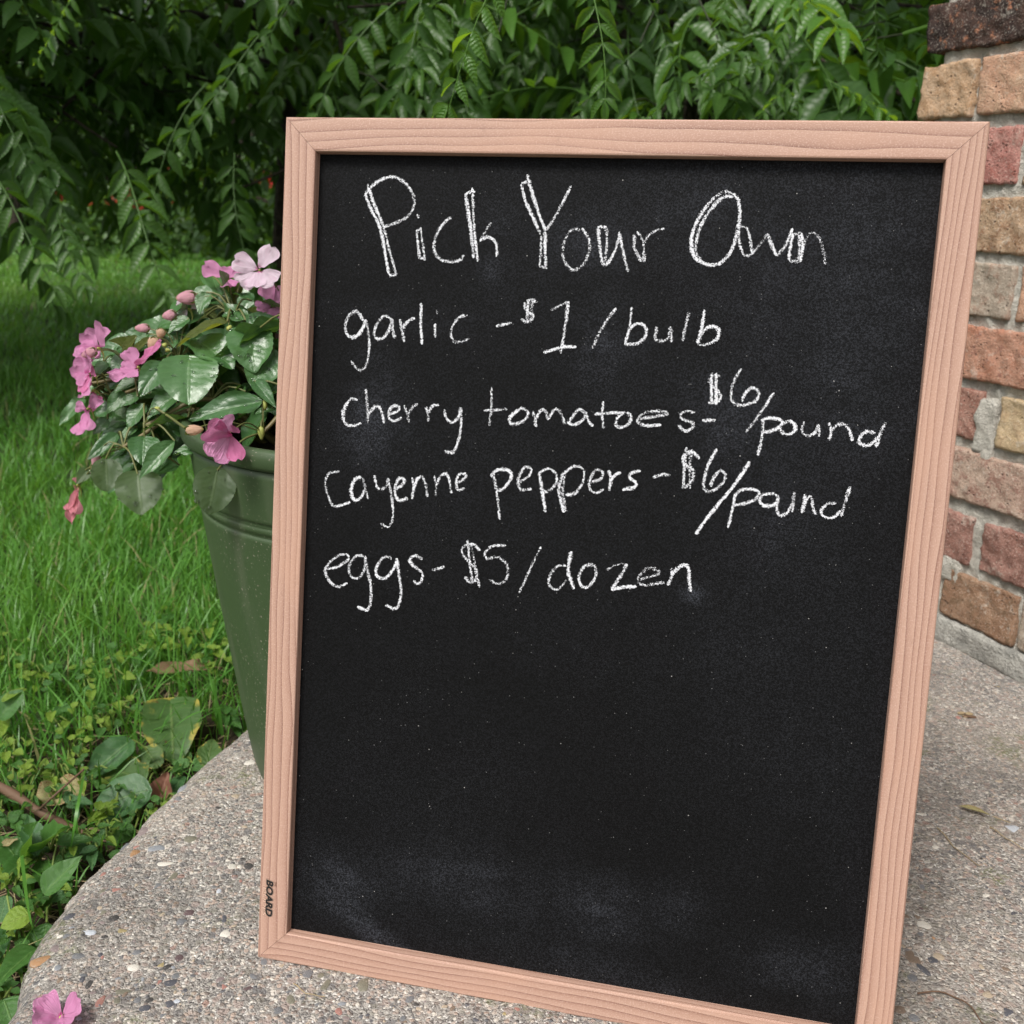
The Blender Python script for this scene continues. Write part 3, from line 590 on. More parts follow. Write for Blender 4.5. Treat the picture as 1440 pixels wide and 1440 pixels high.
# mortar blob between the short brick and the yellow brick, and the squeezed lump under it
for (u0, u1, v0, v1, pr) in [(1378, 1407, 565, 636, 0.006), (1370, 1398, 630, 642, 0.006), (1322, 1352, 788, 812, .003)]:
    sa, z1 = wall_st(u1, v0); sb, _ = wall_st(u0, v0); _, z0 = wall_st(u0, v1)
    V, F, N = rounded_box(10, 5, 12, (sb - sa) / 2, 0.012, abs(z1 - z0) / 2, 0.005); V = V + N * (0.0035 * fbm(V + u0, 60, 3, 40))[:, None]
    build('mortar_patch', V, F, MAT['mortar'], wall, loc=((sa + sb) / 2, -0.012 + pr - .002, (z0 + z1) / 2))
# cement footing strip at the base
V, F, N = rounded_box(220, 5, 8, 0.80, 0.03, 0.019, 0.005); V = V + N * (0.0022 * fbm(V, 22, 3, 44) + 0.0008 * fbm(V, 140, 2, 45))[:, None]
build('footing', V, F, MAT['cement'], wall, loc=(-0.51, -0.0245, 0.0155))

# ================================================================== CHALKBOARD
BW, BH = 0.457, 0.6172
BLw = np.array([-0.18576851, 0.68213846, 0.0]); TLw = np.array([-0.16584846, 0.78497701, 0.60826921]); BRw = np.array([0.26027537, 0.58267062, 0.0])
bX = norm(BRw - BLw); bY = norm(TLw - BLw); bY = norm(bY - bX * (bX @ bY)); bN = np.cross(bX, bY)
board = thing('chalkboard_sign', 'framed black chalkboard with a handwritten produce price list standing on the concrete slab', 'chalkboard')
board.matrix_basis = Matrix(((bX[0], bY[0], bN[0], BLw[0]), (bX[1], bY[1], bN[1], BLw[1]), (bX[2], bY[2], bN[2], BLw[2]), (0, 0, 0, 1)))
PZ = -0.0085
def on_board(u, v, z=PZ):
    r = ray(u, v); t = ((BLw - CAM) @ bN + z) / (r @ bN); p = CAM + r * t - BLw
    return np.array([p @ bX, p @ bY])
PROF = [(0.0, -0.018), (0.0, -0.0015), (0.0004, -0.0005), (0.0013, 0.0), (0.0216, 0.0), (0.0225, -0.0003), (0.0229, -0.0008), (0.0230, -0.0016), (0.0230, -0.018)]
def rail(length, place, uoff, vs=1.0):
    m = len(PROF); V, U = [], []; arc = 0; n = 2
    for k, (c, d) in enumerate(PROF):
        if k: arc += math.dist(PROF[k], PROF[k - 1])
        for e in (0, 1):
            x = c + .00012 if e == 0 else length - c - .00012
            V.append(place(x, c, d)); U.append((x + uoff, arc * vs + uoff * 0.37 + 0.012 * x))
    F = [(2 * k, 2 * k + 1, 2 * ((k + 1) % m) + 1, 2 * ((k + 1) % m)) for k in range(m - 1)]
    F += [tuple(2 * k for k in range(m)), tuple(2 * k + 1 for k in range(m))[::-1]]
    return V, F, U
g = 0.0001
RL = [('top_rail', BW, lambda x, c, d: (x, BH - c, d), 0.3, .72), ('bottom_rail', BW, lambda x, c, d: (x, c, d), 1.7, .85),
      ('side_rail', BH, lambda x, c, d: (c, x, d), 3.1, .95), ('side_rail', BH, lambda x, c, d: (BW - c, x, d), 4.6, 1.25)]
for nme, L, pl, uo, vs in RL:
    V, F, U = rail(L, pl, uo, vs)
    if nme != 'top_rail' and uo != 3.1: F = [f[::-1] for f in F]
    build(nme, V, F, MAT['wood'], board, uv=U, smooth=False)
nx, ny = 150, 200
px_, py_ = np.meshgrid(np.linspace(0.021, BW - 0.021, nx), np.linspace(0.021, BH - 0.021, ny), indexing='ij')
dust = 0.07 + 0.10 * fbm(np.stack([px_, py_, 0 * px_], -1), 9, 4, 12)
def smear(u, v, ru, rv, amt, ang=0.0):
    global dust
    c = on_board(u, v); dx, dy = px_ - c[0], py_ - c[1]; ca, sa = math.cos(ang), math.sin(ang); k = 0.457 / 990
    a = (dx * ca + dy * sa) / (ru * k); b = (-dx * sa + dy * ca) / (rv * k)
    nn = 0.65 + 0.7 * fbm(np.stack([px_ * ca + py_ * sa, (-px_ * sa + py_ * ca) * 3, 0 * px_ + u], -1), 22, 3, 15)
    dust = dust + amt * np.exp(-(a * a + b * b)) * np.clip(nn, 0, 2)
for a in [(1180, 360, 190, 230, .42), (960, 290, 120, 50, .40, .35), (830, 340, 60, 50, .5), (845, 500, 60, 70, .55), (1240, 560, 90, 90, .35), (1015, 600, 60, 70, .55, 1.3), (530, 600, 45, 50, 1.0, -.8), (520, 560, 40, 70, .5),
          (560, 450, 160, 40, .2), (480, 1240, 60, 45, .65, -.6), (520, 1310, 100, 22, .75, -.45), (640, 1240, 110, 40, .45), (690, 1255, 60, 40, .6), (835, 1275, 60, 60, .75), (955, 1285, 40, 40, .65), (1120, 1370, 80, 45, .6, .2),
          (1100, 740, 80, 50, .35, 1.3), (975, 835, 14, 12, 1.6), (1060, 900, 120, 60, .15), (700, 900, 200, 80, .08), (1130, 1100, 100, 100, .12), (840, 480, 30, 60, .5), (700, 335, 30, 50, .4), (690, 380, 14, 20, .7), (900, 1390, 260, 30, .3, -.1)]:
    smear(*a)
build('chalk_panel', np.stack([px_, py_, 0 * px_ + PZ], -1).reshape(-1, 3), grid_faces(nx, ny)[:, ::-1], MAT['board'], board, attrs={'dust': np.clip(dust, 0, 2).ravel()})
V, F, N = rounded_box(2, 2, 2, BW / 2 - 0.021, BH / 2 - 0.021, 0.002, 0.001); V = V + np.array([BW / 2, BH / 2, -0.013]); build('backing', V, F, MAT['backing'], board)
# fold-out prop behind the board
Minv = np.array(board.matrix_basis.inverted())
foot = BLw + bX * BW / 2 + np.array([-bX[1], bX[0], 0]) * 0.27; foot = np.array([foot[0], foot[1], 0.0]); fl = (Minv @ np.array([*foot, 1]))[:3]
top_ = np.array([BW / 2, BH * 0.72, -0.018]); ax = norm(fl - top_); L = np.linalg.norm(fl - top_)
V, F, N = rounded_box(2, 2, 2, 0.03, L / 2, 0.003, 0.001); mt = frame((fl + top_) / 2, -ax, np.array([0, 0, 1.0])); V = np.array([tuple(mt @ Vector(p)) for p in V]); build('prop_leg', V, F, MAT['backing'], board)

# --- handwriting, traced stroke by stroke, as thin chalk deposits on the panel
ZA, ZB, ZC, ZD = (430, 220, 3.6), (830, 220, 2.88), (430, 510, 3.42857), (830, 500, 3.2727)
WORDS = [
 ('Pick', [(ZA, [[(303,200),(330,265),(375,360),(400,480),(420,595)], [(313,140),(345,240),(390,345),(420,460),(455,590)], [(418,593),(440,605),(462,590)], [(303,208),(310,180),(360,130),(430,103),(490,125),(535,175),(550,230),(530,290),(470,330),(395,355)],
   [(564,292),(572,312)], [(562,372),(568,440),(576,512)], [(583,358),(590,430),(602,527)], [(570,513),(606,515)], [(562,374),(584,368)],
   [(738,308),(715,322),(675,370),(650,430),(655,490),(690,525),(740,533),(785,522),(800,500)],
   [(808,190),(822,300),(840,420),(850,515)], [(843,158),(848,250),(855,380),(870,532)], [(806,192),(830,182),(858,178)], [(816,210),(830,330),(846,460)], [(938,335),(905,385),(880,425)], [(880,427),(920,408),(955,425),(968,460),(965,508)]])]),
 ('Your', [(ZA, [[(1090,140),(1110,220),(1150,310),(1190,395)], [(1120,92),(1145,180),(1180,290),(1215,375)], [(1090,142),(1122,122)], [(1344,148),(1310,215),(1265,300),(1218,372)], [(1195,400),(1190,480),(1185,560)], [(1212,380),(1212,470),(1216,557)], [(1185,558),(1222,566)],
   [(1388,372),(1350,368),(1312,420),(1300,495),(1325,555),(1358,575),(1400,550),(1432,490),(1436,430),(1415,385),(1398,362)]]),
   (ZB, [[(30,285),(66,286)], [(32,288),(38,360),(48,432)], [(66,288),(66,360),(60,425)], [(46,435),(70,432),(100,380),(122,308)], [(118,305),(132,380),(153,467)],
   [(178,315),(180,370),(206,427)], [(190,303),(214,345),(217,427)], [(214,362),(235,320),(265,302),(300,291)]])]),
 ('Own', [(ZB, [[(575,152),(545,142),(500,170),(450,230),(415,310),(410,370),(430,415),(480,438),(520,435),(560,400),(590,330),(606,240),(598,172),(578,150)], [(580,162),(540,165),(500,200),(455,265),(432,330),(430,390),(452,422)],
   [(600,290),(605,350),(625,400),(655,396)], [(606,286),(636,290),(648,340),(657,394)], [(655,395),(700,340),(716,312)], [(716,312),(735,360),(756,402)], [(756,402),(790,360),(820,290)],
   [(822,312),(810,370),(805,420)], [(856,310),(860,370),(850,428)], [(846,318),(848,370),(842,420)], [(822,314),(856,309)], [(805,423),(850,428)], [(860,372),(880,322),(905,308),(930,335),(945,390),(952,438)]])]),
 ('garlic', [(ZA, [[(290,832),(265,788),(235,790),(205,830),(203,885),(225,915),(260,908),(288,870),(303,825)], [(303,825),(318,900),(320,980),(305,1060),(270,1080),(228,1035)],
   [(437,828),(400,808),(365,840),(346,890),(360,922),(395,915),(428,865),(437,826),(440,880),(452,920)], [(475,825),(488,880),(498,940)], [(489,872),(518,835),(552,818)], [(585,742),(583,850),(589,952)], [(655,845),(656,917)], [(662,775),(665,797)], [(818,804),(775,815),(740,870),(740,920),(765,940),(830,922)]])]),
 ('dash', [(ZA, [[(963,858),(1042,843)]])]),
 ('$1', [(ZA, [[(1172,738),(1140,726),(1108,750),(1125,785),(1150,805),(1140,830),(1115,838),(1090,822)], [(1126,725),(1120,835)], [(1146,720),(1140,840)], [(1240,778),(1327,733)], [(1327,733),(1315,850),(1290,997)], [(1203,993),(1300,965),(1370,964)]])]),
 ('/bulb', [(ZB, [[(105,613),(50,690),(8,777)], [(169,610),(160,690),(142,757)], [(142,755),(160,700),(195,675),(225,695),(222,730),(190,757),(138,759)], [(268,690),(263,735),(285,748),(315,735),(325,693),(330,752)], [(401,628),(385,690),(374,747)], [(464,620),(450,700),(434,757)], [(434,755),(460,705),(495,688),(521,705),(510,740),(470,762),(434,763)]])]),
 ('cherry', [(ZC, [[(250,180),(215,178),(180,235),(185,285),(220,305),(268,290)], [(290,126),(295,200),(300,292)], [(300,252),(330,215),(355,215),(370,250),(378,292)], [(402,247),(440,235),(450,215),(425,208),(400,235),(405,270),(430,280),(464,264)], [(475,205),(488,245),(497,287)], [(492,250),(515,215),(542,200)], [(577,208),(590,250),(590,284)], [(590,247),(610,210),(642,205)], [(668,225),(680,270),(710,287),(740,255),(749,213)], [(750,215),(750,290),(738,370),(710,430),(668,425)]])]),
 ('tomatoes', [(ZC, [[(896,118),(895,200),(885,307)], [(858,230),(972,224)], [(1030,225),(990,255),(983,285),(1010,297),(1055,277),(1072,240),(1040,220),(1020,232)], [(1095,233),(1105,270),(1110,312)], [(1107,272),(1135,228),(1160,240),(1168,277)], [(1170,272),(1200,225),(1225,235),(1240,270),(1252,300)], [(1347,242),(1320,225),(1285,260),(1268,290),(1300,298),(1340,270),(1350,240),(1362,280),(1385,306)]]),
   (ZD, [[(61,210),(55,270),(60,337)], [(18,271),(90,264),(162,262)], [(150,264),(125,290),(118,320),(145,330),(180,310),(188,280),(168,262)], [(218,292),(352,270),(310,255),(250,265),(218,300),(250,322),(327,319)], [(482,262),(435,257),(413,280),(440,298),(472,310),(470,332),(440,348),(403,320)]])]),
 ('dash', [(ZD, [[(516,300),(578,298)]])]),
 ('$6', [(ZD, [[(600,97),(565,90),(548,120),(575,150),(602,182),(590,212),(543,217)], [(560,78),(557,217)], [(580,80),(579,227)], [(697,60),(660,120),(648,190),(670,225),(720,226),(765,205),(774,165),(745,148),(715,170),(698,212)]])]),
 ('/pound', [(ZD, [[(847,168),(790,255),(718,353)], [(797,300),(790,380),(770,460)], [(785,300),(830,287),(882,300),(875,325),(840,345),(800,352)], [(915,300),(880,320),(878,350),(910,362),(942,345),(940,315),(912,299)], [(985,303),(975,345),(1000,370),(1035,355),(1050,323),(1052,372)], [(1100,308),(1109,350),(1100,390)], [(1107,347),(1150,315),(1190,335),(1207,393)], [(1312,357),(1270,350),(1238,385),(1250,410),(1290,410),(1327,373)], [(1359,308),(1335,360),(1315,422)]])]),
 ('cayenne', [(ZC, [[(162,525),(115,533),(95,580),(110,650),(140,692),(214,672)], [(267,550),(235,565),(218,620),(235,662),(265,650),(285,600),(275,553),(290,620),(300,657)], [(330,543),(345,600),(365,610),(390,590),(395,553)], [(397,558),(415,650),(421,740),(400,792),(360,775)], [(430,612),(465,590),(475,565),(450,558),(430,610),(445,662),(493,655)], [(515,553),(520,600),(512,657)], [(517,612),(540,560),(565,555),(580,600),(586,647)], [(620,543),(628,600),(625,642)], [(629,592),(650,545),(680,538),(695,580),(702,630)], [(728,582),(765,560),(771,540),(740,538),(725,580),(735,612),(767,605)]])]),
 ('peppers', [(ZC, [[(905,545),(920,620),(936,757)], [(893,550),(920,520),(970,518),(991,550),(960,600),(918,622)], [(1028,577),(1075,545),(1086,515),(1055,506),(1025,560),(1035,610),(1093,610)], [(1125,528),(1140,620),(1156,720)], [(1122,532),(1170,510),(1207,540),(1205,585),(1165,622),(1140,615)], [(1240,530),(1220,600),(1225,650),(1245,722)], [(1250,540),(1238,620),(1252,720)], [(1235,542),(1290,500),(1337,515),(1337,570),(1300,627),(1252,637)], [(1380,575),(1420,560),(1432,530),(1400,518),(1370,560),(1370,610),(1400,627),(1437,610)]]),
   (ZD, [[(84,528),(95,570),(85,622)], [(95,572),(120,545),(142,539)], [(233,530),(190,540),(180,560),(211,585),(205,605),(148,618)]])]),
 ('dash', [(ZD, [[(286,564),(330,548),(368,552)]])]),
 ('$6', [(ZD, [[(442,422),(433,520),(429,612)], [(467,432),(457,520),(459,612)], [(502,475),(470,443),(430,462),(432,500),(470,525),(472,565),(450,595),(422,608)], [(584,428),(545,500),(523,580),(530,620),(560,624),(605,592),(622,552),(600,530),(570,560),(553,602)]])]),
 ('/pound', [(ZD, [[(734,488),(660,600),(560,720),(485,822)], [(667,640),(655,710),(634,793)], [(658,652),(690,622),(740,614),(777,630),(760,660),(710,680),(658,690)], [(847,635),(800,640),(778,665),(800,690),(840,690),(867,660),(850,638)], [(865,650),(860,710),(875,737),(905,725),(930,680),(939,628),(930,722)], [(987,638),(985,680),(971,724)], [(984,682),(1005,650),(1020,660),(1025,700),(1038,732)], [(1132,680),(1090,685),(1063,715),(1075,740),(1115,746),(1152,713)], [(1197,603),(1170,680),(1155,742)]])]),
 ('eggs', [(ZC, [[(95,995),(150,985),(205,948),(195,925),(150,935),(105,975),(93,1010),(120,1060),(160,1080),(202,1060)], [(280,932),(240,935),(208,985),(220,1030),(255,1037),(285,990),(287,930)], [(286,930),(300,1010),(315,1100),(300,1188),(248,1175)], [(412,950),(405,938),(370,942),(340,990),(345,1030),(385,1037),(425,990),(440,943)], [(440,945),(450,1030),(460,1100),(440,1183),(383,1170)], [(562,950),(530,930),(500,950),(520,980),(560,1010),(560,1045),(540,1067),(518,1050)]])]),
 ('dash', [(ZC, [[(608,1001),(670,984)]])]),
 ('$5', [(ZC, [[(842,905),(800,873),(753,900),(775,950),(815,990),(822,1040),(790,1057),(768,1030)], [(780,855),(790,960),(805,1062)], [(797,868),(815,970),(838,1083)], [(967,880),(895,884)], [(895,884),(863,920),(872,947)], [(868,947),(930,940),(972,980),(967,1040),(930,1067),(883,1045)]])]),
 ('/dozen', [(ZC, [[(1134,886),(1080,1000),(1027,1113)], [(1262,977),(1210,985),(1173,1040),(1180,1080),(1215,1092),(1257,1048)], [(1281,910),(1265,1000),(1292,1092)], [(1274,915),(1262,1000)], [(1387,977),(1345,980),(1318,1030),(1330,1077),(1365,1077),(1397,1030),(1392,980),(1368,970)]]),
   (ZD, [[(73,987),(120,963),(167,958)], [(167,958),(135,1020),(98,1077)], [(96,1078),(150,1066),(214,1064)], [(218,1034),(312,1005),(305,985),(265,978),(223,1020),(240,1055),(342,1045)], [(375,978),(375,1020),(355,1057)], [(371,1012),(420,968),(450,975),(456,1030),(462,1088)]])]),
]
CH_W = 0.00162
for wi, (word, groups) in enumerate(WORDS):
    mb = MB(); q = 0
    for (ox, oy, sc), strokes in groups:
        for st in strokes:
            q += 1
            P2 = np.array([on_board(ox + x / sc, oy + y / sc, PZ + 0.0003) for x, y in st]); P2 = catmull(P2, 0.0012); n = len(P2)
            T = np.gradient(P2, axis=0); T /= np.linalg.norm(T, axis=1)[:, None] + 1e-9; Nn = np.stack([-T[:, 1], T[:, 0]], -1)
            s = np.arange(n) * 0.0012; jit = fbm(np.stack([s, 0 * s + q, 0 * s + wi], -1), 90, 3, 5)
            wv = CH_W * (1 + 0.28 * jit); wv[0] *= .55; wv[-1] *= .5
            pr = np.clip(0.74 + 0.50 * fbm(np.stack([s, 0 * s + q * 3.1, 0 * s + wi], -1), 30, 2, 8), 0.42, 1)
            P2 = P2 + Nn * (0.00018 * jit)[:, None]
            offs = np.linspace(-1, 1, 5); V = np.concatenate([np.concatenate([P2[:, None, :] + Nn[:, None, :] * (offs[None, :, None] * wv[:, None, None]), np.full((n, 5, 1), PZ + 0.00025 + 0.00002 * (q % 7))], -1)]).reshape(-1, 3)
            U = np.stack([np.broadcast_to(offs[None] * .5 + .5, (n, 5)), np.broadcast_to(pr[:, None], (n, 5))], -1).reshape(-1, 2)
            mb.add(V, grid_faces(n, 5)[:, ::-1], U)
    o = mb.build('chalk_word' if word != 'dash' else 'chalk_dash', MAT['chalk'], board)
    if word != 'dash': o['label'] = 'white chalk handwriting reading ' + word
# --- printed mark on the left rail, reading downwards
def text_part(txt, u, v, size, off, mat, z, shear=0.0, name='printed_mark', sx=1.0):
    cu = bpy.data.curves.new('t', 'FONT'); cu.body = txt; cu.size = size; cu.shear = shear; cu.offset = off; cu.align_x = 'LEFT'; cu.resolution_u = 3
    to = bpy.data.objects.new('t', cu); COL.objects.link(to); dg = bpy.context.evaluated_depsgraph_get(); me = bpy.data.meshes.new_from_object(to.evaluated_get(dg))
    bpy.data.objects.remove(to); me.materials.clear(); me.materials.append(mat); me.name = name
    p = on_board(u, v, 0.0)
    return link(name, me, board, mtx=Matrix.Translation((p[0], p[1], z)) @ Matrix.Rotation(-math.pi / 2, 4, 'Z') @ Matrix.Diagonal((sx, 1, 1, 1)))
b0 = (375.5, 1236)
text_part('BOARD', *b0, 0.0073, 0.00072, MAT['ink'], 0.00010, 0.22, sx=1.15); text_part('BOARD', *b0, 0.0073, 0.00056, MAT['inkpale'], 0.00018, 0.22, sx=1.15); text_part('BOARD', *b0, 0.0073, 0.00038, MAT['ink'], 0.00026, 0.22, sx=1.15)
text_part('THE', 386.5, 1239, 0.0022, 0.00006, MAT['inkmid'], 0.00012, 0.2); 
text_part('DUDES', 370.6, 1246, 0.0036, 0.00022, MAT['inkmid'], 0.00008, 0.2, sx=2.0); text_part('DUDES', 370.6, 1246, 0.0036, 0.00008, MAT['inkpale'], 0.00015, 0.2, sx=2.0)

# ================================================================== LEAF AND PETAL GENERATORS
def leaf_grid(nu=16, nv=9, shape='ovate', serr=0.0, fold=0.18, droop=0.25, wave=0.03, puff=0.0, seed=0, lobes=0.0):
    """unit leaf: length 1 along +y from the base, width 1 across x, upper side +z. returns V, F, UV"""
    u = (0.5 * np.linspace(0, 1, nu) + 0.25 * (1 - np.cos(np.pi * np.linspace(0, 1, nu))) if shape not in ('round', 'petal') else 0.5 * (1 - np.cos(np.pi * np.linspace(0, 1, nu))))[:, None]; v = np.linspace(-1, 1, nv)[None, :]
    if shape == 'ovate': w = np.sin(np.pi * u ** 0.72) ** 0.85 * (1 - 0.12 * u)
    elif shape == 'heart': w = np.sqrt(np.clip(1 - (1 - np.clip(u / 0.34, 0, 1)) ** 2, 0, 1)) * np.cos(np.pi / 2 * np.clip((u - 0.25) / 0.75, 0, 1) ** 1.5) ** 0.75
    elif shape == 'lance': w = np.sin(np.pi * u ** 0.8) ** 1.1
    elif shape == 'round': w = np.sqrt(np.clip(1 - (2 * u - 1) ** 2, 0, 1)) ** 0.9
    elif shape == 'petal': w = np.sin(np.pi * np.clip(u * 0.5 + 0.0, 0, .5)) ** 0.9 * np.sqrt(np.clip(1 - np.clip((u - .6) / .4, 0, 1) ** 2.2, 0, 1)) * 1.05
    else: w = np.sin(np.pi * u)
    w = w * (1 + serr * np.where(np.arange(nu) % 2, 1, -1)[:, None] * (np.abs(v) > 0.99)) * (1 + lobes * np.sin(u * 14) * np.abs(v))
    x = 0.5 * w * v; y = u + 0 * v
    z = fold * np.abs(x) - droop * u ** 2 + 0 * v
    P = np.stack([x + seed, y, 0 * x], -1)
    z = z + wave * fbm(P, 2.6, 2, seed) * (0.3 + np.abs(v)) + puff * np.sin(u * 28 - np.abs(v) * 6) * np.abs(v) * (1 - np.abs(v)) * np.sin(np.pi * u)
    if shape == 'heart': y = y - 0.10 * np.abs(v) * np.exp(-u * 8)
    V = np.stack([x, y, z], -1).reshape(-1, 3); U = np.stack([0.5 + 0.5 * v + 0 * u, u + 0 * v], -1).reshape(-1, 2)
    return V, grid_faces(nu, nv)[:, ::-1], U
_LC = {}
def leaf_mesh(mat, var=0, **kw):
    key = (mat, var, tuple(sorted(kw.items())))
    if key not in _LC:
        V, F, U = leaf_grid(seed=var + 1, **kw); _LC[key] = mesh_data('leaf', V, F, MAT[mat], U)
    return _LC[key]
def place_leaf(parent, mesh, base, tip, width, zh, name='leaf', zscale=None, origin=None):
    base, tip = np.asarray(base, float), np.asarray(tip, float); L = np.linalg.norm(tip - base)
    m = frame(base, tip - base, zh) @ Matrix.Diagonal((width, L, zscale or L, 1))
    if parent is not None and origin is not None: m = Matrix.Translation(-Vector(origin)) @ m
    return link(name, mesh, parent, mtx=m)

# ================================================================== FLOWER POT
PC = np.array([-0.12, 1.0, 0.0]); PH = 0.36
pot = thing('flower_pot', 'dark green plastic planter pot standing on the slab behind the chalkboard', 'flower pot', PC)
def lathe(prof, n=96):
    th = np.linspace(0, 2 * np.pi, n, endpoint=False); pr = np.array(prof)
    V = np.stack([pr[:, 0][:, None] * np.cos(th), pr[:, 0][:, None] * np.sin(th), np.repeat(pr[:, 1][:, None], n, 1)], -1).reshape(-1, 3)
    return V, grid_faces(len(pr), n, True)[:, ::-1]
def prad(z): t = z / PH; return 0.137 + 0.0495 * t ** 0.9
body = [(0.0, 0.004), (0.125, 0.004), (0.133, 0.0), (0.137, 0.006)]
for z in np.linspace(0.02, 0.340, 46):
    r = prad(z); 
    for zg in (0.281, 0.292): r -= 0.0022 * math.exp(-((z - zg) / 0.0026) ** 2)
    body.append((r, z))
for zg in (0.281, 0.292): body += [(prad(zg + d) - 0.0024 * math.exp(-(d / 0.0016) ** 2), zg + d) for d in (-.003, -.0015, 0, .0015, .003)]
body = body[:4] + sorted(body[4:], key=lambda p: p[1]); body += [(0.180, 0.341), (0.170, 0.30), (0.13, 0.02), (0, 0.02)]
V, F = lathe(body); build('body', V, F, MAT['plastic'], pot)
V, F = lathe([(0.176, 0.338), (0.1845, 0.3415), (0.1880, 0.343), (0.1898, 0.346), (0.1905, 0.353), (0.1898, 0.3575), (0.187, 0.360), (0.182, 0.3598), (0.1785, 0.356), (0.177, 0.345), (0.1765, 0.338)]); build('rim', V, F, MAT['plastic'], pot)
r_ = np.linspace(0, 0.176, 26); th = np.linspace(0, 2 * np.pi, 64, endpoint=False); RR, TT = np.meshgrid(r_, th, indexing='ij')
V = np.stack([RR * np.cos(TT), RR * np.sin(TT), 0 * RR], -1); V[..., 2] = 0.332 + 0.006 * fbm(V, 45, 3, 61); build('soil', V.reshape(-1, 3), grid_faces(26, 64, True), MAT['potsoil'], pot)

# ================================================================== IMPATIENS
PO = PC + np.array([0, 0, 0.335])
imp = thing('impatiens_plant', 'flowering pink impatiens with dark wet leaves growing in the green pot', 'potted plant', PO)
UPV = np.array([0, 0, 1.0])
def zp(x, y): return 60 + x / 3.35, 330 + y / 3.35
def tocam(p): return norm(CAM - p)
petioles = MB()
heads = []
for k in range(15):                                                   # main stems from the soil
    a = rng.uniform(0, 6.28); r0 = rng.uniform(0.02, 0.11); b = np.array([math.cos(a) * r0, math.sin(a) * r0, -0.005]); e = np.array([math.cos(a) * (r0 + rng.uniform(.03, .08)), math.sin(a) * (r0 + rng.uniform(.03, .08)), rng.uniform(.05, .13)])
    P = catmull(np.array([b, (b + e) / 2 + rng.normal(0, .006, 3), e]), 0.01); V, F = tube(P, np.linspace(0.0032, 0.0020, len(P)), 6); build('stem', V, F, MAT['stem'], imp); heads.append(e)
for (x, y, d) in [(330, 760, 1.0), (230, 700, 1.02), (480, 900, .96), (900, 380, 1.0), (640, 590, 1.0), (1040, 930, .93), (380, 1000, .97), (420, 640, 1.0)]:
    e = at(*zp(x, y), d) - PO; b = np.array([e[0] * .45, e[1] * .5, -0.005]); b[:2] *= min(1, .12 / (np.linalg.norm(b[:2]) + 1e-6)); mid = (b + e) / 2 + np.array([0, 0, .035])
    P = catmull(np.array([b, mid, e]), 0.01); V, F = tube(P, np.linspace(0.0030, 0.0018, len(P)), 6); build('stem', V, F, MAT['stem'], imp); heads += [e, mid]
heads = np.array(heads)
def petiole(p, r=0.0013):
    q = heads[np.argmin(((heads - p) ** 2).sum(1))]; m = (p + q) / 2 + np.array([0, 0, .008]); P = catmull(np.array([q, m, p]), 0.008); V, F = tube(P, r * .75, 5); petioles.add(V, F)
LV = dict(nu=26, nv=13, serr=0.018, fold=0.22, droop=0.16, wave=0.07, puff=0.006)
